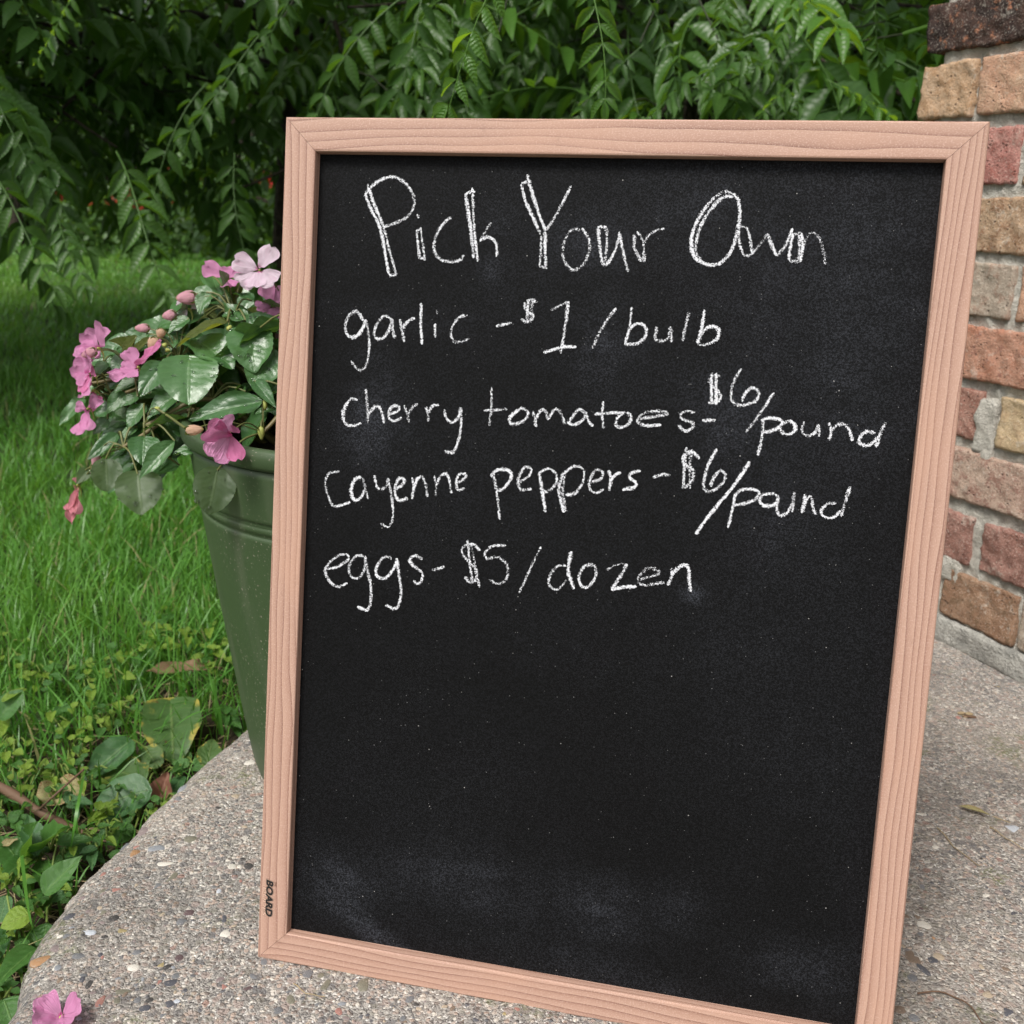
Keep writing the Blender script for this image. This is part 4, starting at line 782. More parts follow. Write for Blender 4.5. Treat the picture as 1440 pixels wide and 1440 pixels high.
ILEAVES = [  # base, tip, width (zoom px), depth base, depth tip, kind, normal mix (camera, up), shape
 (690,590,685,780,235,.955,.925,'impleaf',(.8,.6),'heart'), (965,440,998,622,185,.965,.94,'impleaf',(.8,.6),'heart'), (735,500,895,600,140,.97,.95,'impleaf',(.6,.8),'heart'), (985,450,1098,372,125,.97,.98,'impleaf',(.6,.8),'heart'),
 (1085,555,985,690,165,.965,.94,'impleaf',(.7,.7),'heart'), (958,405,842,358,105,.98,.99,'impleaf',(.4,.9),'ovate'), (870,410,615,495,105,.97,.95,'impolive',(.3,.9),'ovate'), (572,606,453,752,115,.97,.95,'impleaf',(.7,.7),'ovate'),
 (448,762,362,802,60,.98,.97,'impleaf',(.6,.8),'ovate'), (198,772,72,884,70,1.0,.98,'impleaf',(.6,.8),'ovate'), (358,938,210,1046,66,.98,.96,'impleaf',(.7,.7),'ovate'), (622,972,446,1140,84,.95,.93,'impleaf',(.8,.5),'lance'),
 (1035,785,682,848,125,.93,.91,'impleaf',(.95,.45),'ovate'), (795,1000,608,1015,100,.95,.94,'impleaf',(.5,.9),'ovate'), (480,952,470,1078,130,.96,.94,'impleaf',(.6,.8),'ovate'), (298,1055,306,1198,122,.97,.96,'impunder',(.9,.2),'round'),
 (448,1128,466,1302,185,.96,.94,'impunder',(.9,.25),'heart'), (822,1112,785,1312,168,.885,.875,'impunder',(.95,.15),'heart'), (998,690,1090,795,66,.94,.92,'impleaf',(.7,.7),'ovate'), (985,312,890,258,90,.99,1.0,'impleaf',(.5,.8),'ovate'),
 (772,272,733,366,70,1.0,.99,'impleaf',(.6,.7),'ovate'), (502,468,430,518,50,1.0,.99,'impleaf',(.5,.8),'ovate'), (442,482,362,562,44,1.0,.99,'impolive',(.5,.8),'lance'), (508,484,412,560,40,.99,.98,'impolive',(.5,.8),'lance'),
 (390,570,322,645,78,1.0,.99,'impleaf',(.6,.8),'ovate'), (642,745,486,852,98,.97,.95,'impleaf',(.6,.7),'ovate'), (480,798,392,905,88,.98,.97,'impleaf',(.6,.7),'ovate'), (688,392,585,455,80,1.0,.99,'impleaf',(.5,.8),'ovate'),
 (450,690,330,732,70,.99,.98,'impleaf',(.5,.8),'ovate'), (385,740,300,835,70,.99,.98,'impleaf',(.6,.7),'ovate'), (305,868,238,935,60,1.0,.99,'impleaf',(.6,.7),'ovate'), (445,905,362,952,55,.98,.97,'impleaf',(.5,.8),'ovate'),
 (218,1102,160,1170,56,.99,.98,'impunder',(.8,.3),'ovate'), (620,480,560,560,70,1.0,.99,'impleaf',(.5,.8),'ovate'), (850,640,930,720,90,1.0,1.0,'impleaf',(.5,.8),'ovate'), (300,600,250,660,60,1.01,1.0,'impleaf',(.5,.8),'ovate'),
 (560,870,640,960,90,.98,.97,'impleaf',(.6,.7),'ovate'), (330,830,420,880,70,1.0,.99,'impleaf',(.6,.7),'ovate'), (1050,260,1110,330,80,1.02,1.02,'impleaf',(.5,.8),'ovate'), (800,420,700,440,70,1.02,1.02,'impleaf',(.5,.8),'ovate'),
 (540,1000,560,1090,70,.96,.95,'impleaf',(.7,.6),'ovate'), (700,940,600,900,80,.97,.97,'impleaf',(.6,.7),'ovate'), (940,230,880,330,60,1.02,1.01,'impolive',(.5,.8),'lance')]
drop_spots = []
for k, (bx, by, tx, ty, w, d0, d1, mt, (mc, mu), shp) in enumerate(ILEAVES):
    b, t = at(*zp(bx, by), d0), at(*zp(tx, ty), d1); zh = norm(tocam(b) * mc + UPV * mu + rng.normal(0, .12, 3))
    wid = w / 3.35 * d0 / FPX * 1.16
    o = place_leaf(imp, leaf_mesh(mt, k % 7, shape=shp, **LV), b, t, wid, zh, origin=PO)
    petiole(b - PO)
    if w > 95 and mt != 'impolive': drop_spots.append((o, 9 if w > 150 else 5))
SIL = np.array([(98, 575), (112, 500), (165, 468), (232, 425), (300, 382), (392, 352), (900, 330), (900, 690), (392, 640), (320, 640), (262, 655), (222, 700), (175, 705), (135, 690), (120, 640)], float)
def in_sil(p):
    q = RI @ (p - CAM); x, y = 720 + FPX * q[0] / q[2], 720 - FPX * q[1] / q[2]; c = False; j = len(SIL) - 1
    for i in range(len(SIL)):
        if (SIL[i][1] > y) != (SIL[j][1] > y) and x < (SIL[j][0] - SIL[i][0]) * (y - SIL[i][1]) / (SIL[j][1] - SIL[i][1]) + SIL[i][0]: c = not c
        j = i
    return c
for k in range(560):                                                    # inner and far-side leaves
    a = rng.uniform(0, 6.28); rr = rng.uniform(0.03, 0.25); zz = 0.0 + 0.15 * (1 - (rr / 0.27) ** 2) * rng.uniform(.25, 1.05)
    b = PO + np.array([math.cos(a) * rr * .8, math.sin(a) * rr * .8, zz]); 
    dirv = np.array([math.cos(a + rng.normal(0, .6)), math.sin(a + rng.normal(0, .6)), rng.uniform(-.7, .15)]); L = rng.uniform(.034, .062); t = b + norm(dirv) * L
    if not (in_sil(b) and in_sil(t)) or (RI @ (t - CAM))[2] < .95 or (RI @ (b - CAM))[2] < .95: continue
    place_leaf(imp, leaf_mesh('impleaf', k % 7, shape='ovate', **LV), b, t, L * rng.uniform(.5, .7), norm(UPV + rng.normal(0, .35, 3)), origin=PO); petiole(b - PO)
for k in range(270):                                                   # the bushy body of the plant
    while True:
        u, v = rng.uniform(110, 390), rng.uniform(370, 690); d0 = rng.uniform(1.015, 1.09) if u < 335 else rng.uniform(.99, 1.08)
        b = at(u, v, d0)
        if in_sil(b) and not (v > 620 and u > 255) and np.hypot(u - 365, v - 382) > 48 and np.hypot(u - 318, v - 612) > 40: break
    cu = np.array([340 - u, 560 - v]); out = -cu / (np.linalg.norm(cu) + 1); dirv = R[:, 0] * (out[0] + rng.normal(0, .4)) + R[:, 1] * (-out[1] * .6 - .35 + rng.normal(0, .35)) - R[:, 2] * rng.uniform(0, .5)
    L = rng.uniform(.030, .052); t = b + norm(dirv) * L
    q = RI @ (t - CAM); 
    if not in_sil(t) or np.hypot(720 + FPX * q[0] / q[2] - 365, 720 - FPX * q[1] / q[2] - 382) < 42: continue
    place_leaf(imp, leaf_mesh('impleaf' if rng.random() < .85 else 'impolive', k % 7, shape='ovate', **LV), b, t, L * rng.uniform(.55, .75), norm(UPV * .8 + tocam(b) * .6 + rng.normal(0, .3, 3)), origin=PO); petiole(b - PO)
# water drops on the large leaves
bm = bmesh.new(); bmesh.ops.create_uvsphere(bm, u_segments=10, v_segments=6, radius=1.0)
dV = np.array([v.co[:] for v in bm.verts]); bm.verts.index_update(); dF = [tuple(v.index for v in f.verts) for f in bm.faces]; bm.free()
dme = mesh_data('water_drop', dV, dF, MAT['water'])
for o, n in drop_spots:
    me = o.data; sx, sy, sz = o.matrix_basis.to_scale()
    for j in range(n):
        vi = random.randrange(40, len(me.vertices) - 40); co = me.vertices[vi].co; r = random.uniform(.0009, .0023)
        link('water_drop', dme, o, mtx=Matrix.Translation(co) @ Matrix.Diagonal((r / sx, r / sy, r * .5 / sz, 1)))
# flowers
def petal_mesh(mat, var, cup=0.25, wave=0.17):
    key = ('petal', mat, var, cup)
    if key not in _LC:
        V, F, U = leaf_grid(nu=14, nv=11, shape='petal', fold=0.0, droop=-cup, wave=wave, seed=30 + var)
        V[:, 2] += 0.35 * cup * (2 * V[:, 0]) ** 2
        V[:, 1] -= 0.10 * np.exp(-(V[:, 0] / 0.08) ** 2) * (V[:, 1] > .8); _LC[key] = mesh_data('petal', V, F, MAT[mat], U)
    return _LC[key]
bm = bmesh.new(); bmesh.ops.create_uvsphere(bm, u_segments=12, v_segments=8, radius=1.0)
sV = np.array([v.co[:] for v in bm.verts]); bm.verts.index_update(); sF = [tuple(v.index for v in f.verts) for f in bm.faces]; bm.free()
def flower(u, v, d, face, roll, petals, mat, parent=imp, origin=PO, name='flower'):
    """face = (right, up, toward camera) direction the bloom looks; petals = [(angle deg, length px, width px, lift)]"""
    c = at(u, v, d); f = norm(R[:, 0] * face[0] + R[:, 1] * face[1] - R[:, 2] * face[2]); s = d / FPX
    xr = norm(np.cross(R[:, 1], f)); yr = np.cross(f, xr)
    # throat and spur
    mb = MB(); k = 4.0 * s; V = sV * np.array([k * .5, k * .5, k]); m = frame(c - f * k * .4, yr, f); V = np.array([tuple(m @ Vector(p)) for p in V]) - origin; 
    mb.add(V, [np.array([q for q in sF if len(q) == 4]), np.array([q for q in sF if len(q) == 3])])
    P = catmull(np.array([c - f * k * .8, c - f * 9 * s - yr * 6 * s, c - f * 10 * s - yr * 16 * s]), .003) - origin; Vt, Ft = tube(P, np.linspace(.0011, .0004, len(P)), 5); mb.add(Vt, Ft)
    fo = mb.build(name, MAT['calyx'], parent)
    for i, (ang, L, W, lift) in enumerate(petals):
        a = math.radians(ang + roll); dr = norm(xr * math.cos(a) + yr * math.sin(a) + f * lift)
        b = c + dr * s * 1.5; place_leaf(fo, petal_mesh(mat if isinstance(mat, str) else mat[i % len(mat)], i + int(u) % 3), b - origin, b + dr * L * s * 1.12 - origin, W * s * 1.32, f, name='petal')
    petiole(c - f * k - origin, .0009) if parent is imp else None
    return fo
FIVE = [(90, 1, 1.05, .1), (20, 1, .95, .05), (160, 1, .95, .05), (305, 1.05, .9, .15), (235, 1.05, .9, .15)]
flower(*zp(1022, 168), .97, (-.05, .15, 1), 0, [(58, 33, 30, .0), (160, 33, 27, .1), (228, 33, 28, .15), (265, 30, 26, .25), (318, 33, 28, .1)], 'pale')
flower(*zp(872, 212), 1.0, (.1, .5, .8), 0, [(155, 33, 20, .1), (40, 24, 18, .1), (280, 24, 19, .2), (310, 26, 17, .3), (95, 16, 16, .2)], 'pink')
flower(*zp(1085, 330), 1.0, (.2, .2, .9), 0, [(115, 26, 20, .1), (200, 22, 18, .1), (270, 24, 20, .2), (340, 24, 20, .1), (50, 24, 20, .1)], 'pink')
flower(*zp(1085, 455), .99, (.2, .1, .9), 0, [(150, 18, 14, .1), (230, 20, 14, .1), (300, 20, 14, .1), (30, 20, 14, .1)], 'pink')
flower(*zp(262, 535), .985, (-.5, .1, .8), 0, [(48, 34, 31, .15), (130, 26, 24, .15), (205, 32, 24, .1), (165, 24, 20, .2), (290, 20, 20, .15)], 'pink')
flower(*zp(225, 655), .98, (-.55, -.1, .8), 0, [(150, 24, 26, .15), (55, 32, 28, .2), (250, 26, 22, .2), (285, 34, 20, .25), (20, 22, 20, .2), (205, 20, 18, .3)], ['pink', 'pink', 'hot', 'pink', 'hot', 'pink'])
flower(*zp(450, 625), .975, (-.2, .3, .8), 0, [(38, 46, 20, .1), (125, 26, 20, .2), (215, 34, 20, .1), (185, 20, 18, .2), (265, 20, 16, .2)], ['hot', 'pink', 'pink', 'pink', 'pink'])
flower(*zp(212, 820), .98, (-.3, -.15, .8), 0, [(25, 32, 17, .1), (255, 34, 22, .2), (285, 30, 16, .25), (160, 14, 14, .2)], 'pink')
flower(*zp(882, 935), .85, (.35, -.25, .8), 0, [(165, 40, 32, .35), (232, 40, 34, .2), (285, 36, 22, .3), (120, 34, 26, .5), (60, 14, 14, .5)], ['hot', 'pink', 'hot', 'pink', 'hot'])
flower(*zp(690, 352), 1.01, (-.4, .3, .8), 0, [(30, 18, 14, .1), (160, 18, 13, .1), (240, 18, 14, .2)], 'pale')
flower(*zp(235, 735), .985, (-.4, -.4, .8), 0, [(265, 24, 16, .1), (300, 18, 14, .1)], 'hot')
flower(*zp(164, 1180), .99, (-.2, .1, 1), 0, [(272, 50, 13, .0), (264, 34, 13, .1), (280, 40, 11, .1), (100, 9, 7, .2)], 'wilt')
V, F = tube(catmull(np.array([at(*zp(245, 1090), .985), at(*zp(200, 1110), .988), at(*zp(166, 1175), .99)]) - PO, .004), .0007, 5); petioles.add(V, F)
def bud(x, y, a, b, ang, d, mat):
    u, v = zp(x, y); c = at(u, v, d); s = d / FPX / 3.35; dr = R[:, 0] * math.cos(ang) + R[:, 1] * math.sin(ang)
    V = sV.copy(); V[:, 0] *= (1 - .35 * V[:, 1]); V[:, 2] *= (1 - .35 * V[:, 1]); U = np.stack([.5 + .5 * V[:, 0], .5 - .5 * V[:, 1]], -1)
    m = frame(c - PO, dr, tocam(c)) @ Matrix.Diagonal((b * s, a * s, b * s, 1))
    me = mesh_data('bud', V, sF, MAT[mat], U); bo = link('bud', me, imp, mtx=m)
    for sg in (-1, 1): link('sepal', leaf_mesh('impolive', 1, shape='ovate', nu=8, nv=5, fold=.5, droop=-.3), bo, mtx=Matrix.Translation((sg * .35, -1.0, .55)) @ Matrix.Rotation(-sg * .35, 4, 'Z') @ Matrix.Diagonal((.75, .95, .6, 1))) if a > 20 else None
    petiole(c - PO - dr * a * s * .9, .0008)
for a in [(678, 297, 52, 33, 3.2, 1.0, 'bud'), (597, 380, 36, 25, 3.3, 1.0, 'bud'), (470, 441, 38, 22, 3.1, 1.0, 'bud'), (522, 515, 34, 30, -2.1, .985, 'peach'), (556, 466, 25, 22, -1.8, .99, 'peach'), (250, 1068, 40, 20, -1.7, .975, 'bud'),
          (716, 920, 44, 25, .1, .86, 'peach'), (220, 558, 40, 25, 3.5, .97, 'bud'), (1030, 935, 34, 16, -1.5, .92, 'calyx'), (1045, 800, 30, 13, 1.5, .93, 'calyx'), (575, 520, 12, 12, 1, .985, 'calyx'), (590, 545, 12, 10, 0, .985, 'calyx'), (540, 818, 14, 9, 2.8, .95, 'calyx'), (880, 440, 16, 13, 1.0, .965, 'calyx')]: bud(*a)
V, F = tube(catmull(np.array([at(*zp(535, 818), .95), at(*zp(600, 860), .94), at(*zp(672, 912), .862)]) - PO, .004), .0013, 5); petioles.add(V, F)
petioles.build('leaf_stalks', MAT['stalk'], imp, kind='stuff')

# fallen blossom on the slab
fp = gnd(85, 1424, .008); fb = thing('fallen_blossom', 'fallen pink impatiens blossom lying on the concrete near its edge', 'flower', (fp[0], fp[1], 0.0))
for (ang, L, w, lift, v_) in [(150, .022, .019, .30, 0), (35, .018, .016, .55, 1), (265, .020, .018, .2, 2), (330, .022, .02, .30, 3), (205, .020, .019, .22, 4)]:
    a = math.radians(ang); d = np.array([math.cos(a), math.sin(a), lift]); place_leaf(fb, petal_mesh('pink', v_), (0, 0, .0035), np.array([0, 0, .0035]) + norm(d) * L, w, norm(np.array([0, -.3, 1.0])), name='petal')
V = sV * .003 + np.array([0, 0, .003]); build('throat', V, sF, MAT['calyx'], fb)

# ================================================================== WEEDS, DEAD LEAVES, STICK beside the slab
def gpt(u, v, h=0.0):
    r = ray(u, v); p = CAM + r * ((GZ + h - CAM[2]) / r[2]); return p
def weed(name, label, cat, root_uv, leaves, mat, shape='ovate', group=None, **kw):
    """leaves: (base u,v,height, tip u,v,height, width px, mat or None)"""
    o = gpt(*root_uv); t = thing(name, label, cat, (o[0], o[1], float(gz(o[0], o[1]))), group=group); org = np.array(t.location); st = MB()
    pr = dict(nu=18, nv=9, fold=.2, droop=.18, wave=.07); pr.update(kw)
    for k, lf in enumerate(leaves):
        (u0, v0, h0, u1, v1, h1, w) = lf[:7]; b, e = gpt(u0, v0, h0), gpt(u1, v1, h1); m_ = lf[7] if len(lf) > 7 else mat; sh = lf[8] if len(lf) > 8 else shape
        wd = w * np.linalg.norm(b - CAM) / FPX
        place_leaf(t, leaf_mesh(m_, k % 5, shape=sh, **pr), b, e, wd, norm(UPV * .8 + tocam(b) * .6 + rng.normal(0, .15, 3)), origin=org)
        P = catmull(np.array([org + np.array([0, 0, -.005]), (org + b) / 2 + np.array([0, 0, .012]), b]), .01) - org; V, F = tube(P, .0011, 5); st.add(V, F)
    st.build('stem', MAT['rachis'], t); return t
weed('mallow_weed', 'low weed with large round yellow-edged leaves below the green pot', 'weed', (225, 1085), [(240, 990, .045, 244, 1060, .03, 74, 'yellowing', 'heart'), (186, 1040, .045, 116, 1092, .03, 42, 'weedblue', 'ovate'), (205, 1098, .02, 148, 1072, .03, 46, 'yellowing', 'round'), (206, 1112, .04, 128, 1132, .03, 58, 'weedblue', 'heart'),
      (290, 1078, .03, 300, 1034, .05, 34, 'yellowing', 'ovate'), (178, 1148, .02, 140, 1170, .02, 28, 'weedblue', 'ovate'), (255, 1092, .02, 245, 1112, .02, 20, 'weedblue', 'ovate'), (190, 1165, .02, 150, 1185, .02, 26, 'weed', 'ovate'), (203, 1050, .03, 222, 1075, .02, 30, 'yellowing', 'round')], 'weedblue', lobes=.05)
weed('sow_thistle', 'young sow thistle with toothed leaves beside the brown stick', 'weed', (55, 1215), [(55, 1205, .03, 80, 1150, .10, 34, 'weed', 'lance'), (50, 1200, .03, 28, 1160, .09, 36, 'weed', 'lance'), (58, 1210, .03, 62, 1248, .03, 24), (45, 1205, .03, 5, 1225, .05, 34), (52, 1205, .04, 40, 1140, .07, 30, 'weedblue', 'lance'), (30, 1215, .03, 0, 1175, .06, 40)], 'weed', 'lance', serr=.10, lobes=.10)
weed('plantain_weed', 'broad bright green plantain leaves against the slab edge', 'weed', (70, 1275), [(62, 1258, .07, 110, 1202, .10, 34, 'weed'), (80, 1186, .05, 132, 1176, .05, 20, 'weed'), (66, 1298, .05, 58, 1340, .03, 30), (42, 1285, .06, 0, 1300, .06, 38, 'weedlime'), (60, 1275, .04, 40, 1240, .03, 36, 'weed'), (70, 1270, .03, 95, 1238, .04, 30, 'weedblue'), (28, 1275, .04, 45, 1265, .07, 14, 'weed')], 'weed')
weed('dock_weed', 'long glossy dock leaves at the foot of the slab corner', 'weed', (35, 1400), [(50, 1335, .05, -5, 1375, .06, 34), (48, 1350, .04, 2, 1358, .05, 20, 'weed'), (5, 1405, .06, 22, 1450, .05, 46, 'weed', 'round'), (20, 1300, .03, -15, 1340, .05, 30, 'weedblue'), (10, 1260, .05, -2, 1295, .04, 22, 'weedblue', 'round')], 'weed')
weed('violet_weed', 'pale broad violet leaf standing in the grass left of the soil border', 'weed', (10, 1020), [(2, 1008, .06, 28, 970, .09, 30, 'weed', 'heart'), (5, 985, .08, 36, 965, .09, 12, 'weedlime'), (0, 1000, .06, -22, 975, .08, 28), (4, 1010, .05, 0, 1030, .05, 18, 'weedlime')], 'weed', 'heart')
sorrel = [(150, 950), (185, 912), (125, 1012), (290, 905), (25, 1045), (70, 1020), (60, 1095), (275, 930), (120, 960), (215, 905), (45, 940), (100, 1060), (20, 1085), (160, 1010), (235, 880), (310, 930), (70, 960), (8, 920)]
for i, (u, v) in enumerate(sorrel):
    lv = []
    for k in range(random.randint(7, 11)):
        du, dv = random.uniform(-26, 26), random.uniform(-26, 14); h = random.uniform(.03, .06); a = random.uniform(0, 6.28); L = random.uniform(9, 18)
        lv.append((u + du, v + dv, h, u + du + L * math.cos(a), v + dv + L * .7 * math.sin(a), h + .003, random.uniform(9, 15), random.choice(['weedlime', 'weedlime', 'weed'])))
    lab, grp = (('lime green weed sprig in the grass right against the green pot', 'lime weed sprigs against the pot') if u >= 270 else ('lime green weed clump just behind the brown stick', 'lime weed clumps behind the stick') if v >= 1055 else
                ('lime green weed clump growing beside the pale violet leaf', 'lime weed clumps by the violet leaf') if v >= 1000 and u < 100 else ('lime green weed clump close to the curled dead leaf', 'lime weed clumps by the curled leaf') if u >= 150 else ('small lime green weed clump deep in the open grass away from pot and slab', 'lime weed clumps in open grass'))
    weed('lime_weed_clump', lab, 'weed', (u, v + 6), lv, 'weedlime', group=grp)
for (u, v, m_, lab) in [(92, 1205, 'weed', 'small dark green weed tuft pressed against the slab edge under the plantain'), (140, 1140, 'weedlime', 'small lime weed tuft between the lobed leaves and the stick'), (180, 1205, 'weed', 'small weed tuft at the slab edge below the stick end'), (20, 1150, 'weed', 'broad green weed tuft under the brown stick'), (100, 1128, 'weedblue', 'bluish weed tuft behind the rotting yellow leaf'), (40, 1330, 'weed', 'green weed tuft between the plantain and the dock leaves'), (15, 1215, 'weedlime', 'bright weed tuft in front of the sow thistle'), (262, 1075, 'weed', 'small weed tuft under the large round yellowed leaf'), (320, 1010, 'weed', 'small weed tuft at the foot of the green pot'), (130, 1195, 'weedblue', 'bluish weed tuft at the stick tip beside the slab')]:
    lv = []
    for k in range(9):
        a = random.uniform(0, 6.28); du, dv = random.uniform(-20, 20), random.uniform(-14, 14); h = random.uniform(.012, .045); L = random.uniform(14, 30)
        lv.append((u + du * .5, v + dv * .5, h, u + du * .5 + L * math.cos(a), v + dv * .5 + L * .7 * math.sin(a), h + .004, random.uniform(10, 18), m_))
    weed('weed_tuft', lab, 'weed', (u, v + 4), lv, m_)
for k, (u, v) in enumerate([(60, 1120), (150, 1165), (10, 1130), (85, 1250), (25, 1310), (110, 1180), (170, 1120), (45, 1270), (200, 1150), (5, 1350), (70, 1190), (230, 1130), (30, 1240), (130, 1095), (85, 1085), (5, 1395)]):
    lv = []
    for q in range(10):
        a = random.uniform(0, 6.28); du, dv = random.uniform(-22, 22), random.uniform(-16, 16); h = random.uniform(.02, .05); L = random.uniform(9, 20)
        lv.append((u + du, v + dv, h, u + du + L * math.cos(a), v + dv + L * .7 * math.sin(a), h + .004, random.uniform(7, 13), random.choice(['weed', 'weedlime', 'weed'])))
    weed('seedling_clump', 'small clump of bright green seedlings sprouting among the larger weeds beside the slab', 'weed', (u, v + 4), lv, 'weed', group='seedling clumps among the weeds')
def dead(name, label, u0, v0, u1, v1, w, mat, h0=.012, h1=.02, shape='ovate', curl=-.35, fold=.6):
    b, e = gpt(u0, v0, h0), gpt(u1, v1, h1); t = thing(name, label, 'dead leaf', (b[0], b[1], b[2])); org = b
    place_leaf(t, leaf_mesh(mat, 2, shape=shape, nu=20, nv=11, fold=fold, droop=curl, wave=.16), b, e, w * np.linalg.norm(b - CAM) / FPX, norm(UPV + tocam(b) * .5), name='blade', origin=org, zscale=w * np.linalg.norm(b - CAM) / FPX)
    V, F = tube(np.array([b, b + (b - e) * .2 + np.array([0, 0, -.004])]) - org, .001, 5); build('stalk', V, F, MAT['twig'], t)
dead('curled_dead_leaf', 'curled pale brown dead leaf lying in the grass left of the pot', 300, 938, 202, 952, 30, 'deadleaf', .03, .035)
dead('red_dead_leaf', 'folded reddish brown dead leaf propped against the slab edge', 222, 1136, 238, 1086, 34, 'redleaf', .004, .035, 'ovate', -.2, 1.0)
dead('yellow_dead_leaf', 'rotting yellow and brown leaf lying beside the stick', 112, 1112, 50, 1132, 52, 'paledead', .03, .03, 'heart', -.2, .4)
dead('small_dead_leaf', 'small tan dead leaf bit at the left of the stick', 0, 1190, 26, 1182, 10, 'paledead', .05, .05)
P = catmull(np.array([gpt(-30, 1092, .05), gpt(20, 1118, .045), gpt(62, 1145, .035), gpt(105, 1165, .02), gpt(142, 1190, .012)]), .01); org = P[0].copy()
tw = thing('brown_stick', 'thin brown stick lying across the weeds beside the slab', 'stick', org); V, F = tube(P - org, np.linspace(.0062, .0028, len(P)), 8); V += .0008 * fbm(V, 90, 2, 3)[:, None]; build('shaft', V, F, MAT['twig'], tw)
V, F = tube(catmull(np.array([P[len(P) // 2], gpt(75, 1120, .07), gpt(118, 1082, .08)]) - org, .01), .0012, 5); build('side_twig', V, F, MAT['twig'], tw)
# dry straws and a shrivelled leaf on the slab
def straw(name, label, pts, r=.0006, mat='straw', cat='straw'):
    P = np.array([gnd(u, v, .0016) for u, v in pts]); P = catmull(P, .006); P[:, 2] += np.abs(.0016 * np.sin(np.linspace(0, 7, len(P)))); org = P[0].copy(); t = thing(name, label, cat, org)
    V, F = tube(P - org, np.linspace(r, r * .6, len(P)), 5); build('stalk', V, F, MAT[mat], t)
straw('dry_straw', 'straight dry straw lying on bare concrete right of the chalkboard', [(1318, 1164), (1345, 1195), (1378, 1219)])
straw('dry_straw', 'curved dark dry straw on the concrete beside small dark pebbles', [(1290, 1397), (1330, 1398), (1362, 1415), (1385, 1445)], .0007, 'twig')
straw('dry_straw', 'short dry straw beside the flat pale stone right of the chalkboard', [(1392, 1163), (1415, 1180), (1445, 1198)])
straw('dry_straw', 'thin dry straw over the tan stones below the chalkboard frame', [(413, 1383), (430, 1398), (457, 1403)], .0005)
b = gnd(1347, 1133, .003); e = gnd(1396, 1148, .004); t = thing('shrivelled_leaf', 'shrivelled tan leaf sliver on the concrete right of the chalkboard', 'dead leaf', b)
place_leaf(t, leaf_mesh('paledead', 3, shape='lance', nu=14, nv=7, fold=1.0, droop=-.1, wave=.12), b, e, .007, UPV, name='blade', origin=b, zscale=.006); V, F = tube(np.array([e, e + (e - b) * .5 + np.array([0, 0, -.001])]) - b, .0005, 5); build('stalk', V, F, MAT['straw'], t)
for (u, v, lab) in [(1360, 1008, 'small dark clod of leaf litter lying on the concrete below the wall'), (1402, 967, 'tiny dark seed husk on the concrete close to the wall footing')]:
    p = gnd(u, v); t = thing('litter_clod', lab, 'litter', (p[0], p[1], 0)); rr = .009 if u < 1400 else .004
    for k in range(5 if u < 1400 else 2):
        V, F = PEB[k]; build('crumb', V * rr * random.uniform(.3, .6) * np.array([1.3, .8, .5]) + np.array([random.uniform(-1, 1) * rr, random.uniform(-1, 1) * rr * .7, rr * .2]), F, MAT['twig'] if k % 2 else MAT['straw'], t)

# ================================================================== GRASS (nobody could count it)
def blades(n_per_m2, y0, y1, s0, s1, h, w, name_seed, seg=3):
    r = np.random.default_rng(name_seed); area = (s1 - s0) * (y1 * y1 - y0 * y0) / 2; n = int(area * n_per_m2)
    y = np.sqrt(r.uniform(y0 * y0, y1 * y1, n)); x = y * r.uniform(s0, s1, n); return x, y, r
def grass_mesh(x, y, r, h, w, keep=None):
    m = (slab_sd(x, y) < -0.03); 
    sdx = slab_sd(x, y); near = np.clip((-sdx - 0.06) / 0.26, 0, 1); m &= r.random(len(x)) < (0.28 + 0.72 * near)
    m &= ~((np.hypot(x - PC[0], y - PC[1]) < 0.15)); x, y = x[m], y[m]; n = len(x)
    d = np.hypot(x, y); P = np.stack([x, y, 0 * x], -1); tuft = 1 + 0.45 * fbm(P, 5, 2, 77)
    hh = h * r.uniform(.5, 1.25, n) * np.clip(tuft, .5, 1.6); ww = w * r.uniform(.6, 1.3, n); az = r.uniform(0, 6.28, n) ; la = r.uniform(0, 6.28, n); lean = hh * r.uniform(.1, 1.0, n)
    z0 = gz(x, y) - .004; dx, dy = np.cos(la) * lean, np.sin(la) * lean; sx, sy = -np.sin(la + r.normal(0, .5, n)) * ww / 2, np.cos(la + r.normal(0, .5, n)) * ww / 2
    T = np.array([0, .38, .74, 1.0]); W = np.array([1, .9, .6, 0]); V = np.zeros((n, 7, 3)); ii = 0
    for t, wv in zip(T, W):
        cx, cy, cz = x + dx * t ** 1.8, y + dy * t ** 1.8, z0 + hh * (t - .28 * (lean / hh) * t ** 2.2)
        if wv > 0:
            V[:, ii] = np.stack([cx - sx * wv, cy - sy * wv, cz], -1); V[:, ii + 1] = np.stack([cx + sx * wv, cy + sy * wv, cz], -1); ii += 2
        else: V[:, ii] = np.stack([cx, cy, cz], -1)
    k = (np.arange(n) * 7)[:, None]; Q = np.concatenate([k + np.array([[0, 1, 3, 2]]), k + np.array([[2, 3, 5, 4]])]); Tt = k + np.array([[4, 5, 6]])
    u = r.random(n); U = np.stack([np.repeat(u, 7), np.tile([0, 0, .38, .38, .74, .74, 1], n)], -1)
    return V.reshape(-1, 3), Q, Tt, U
mb = MB()
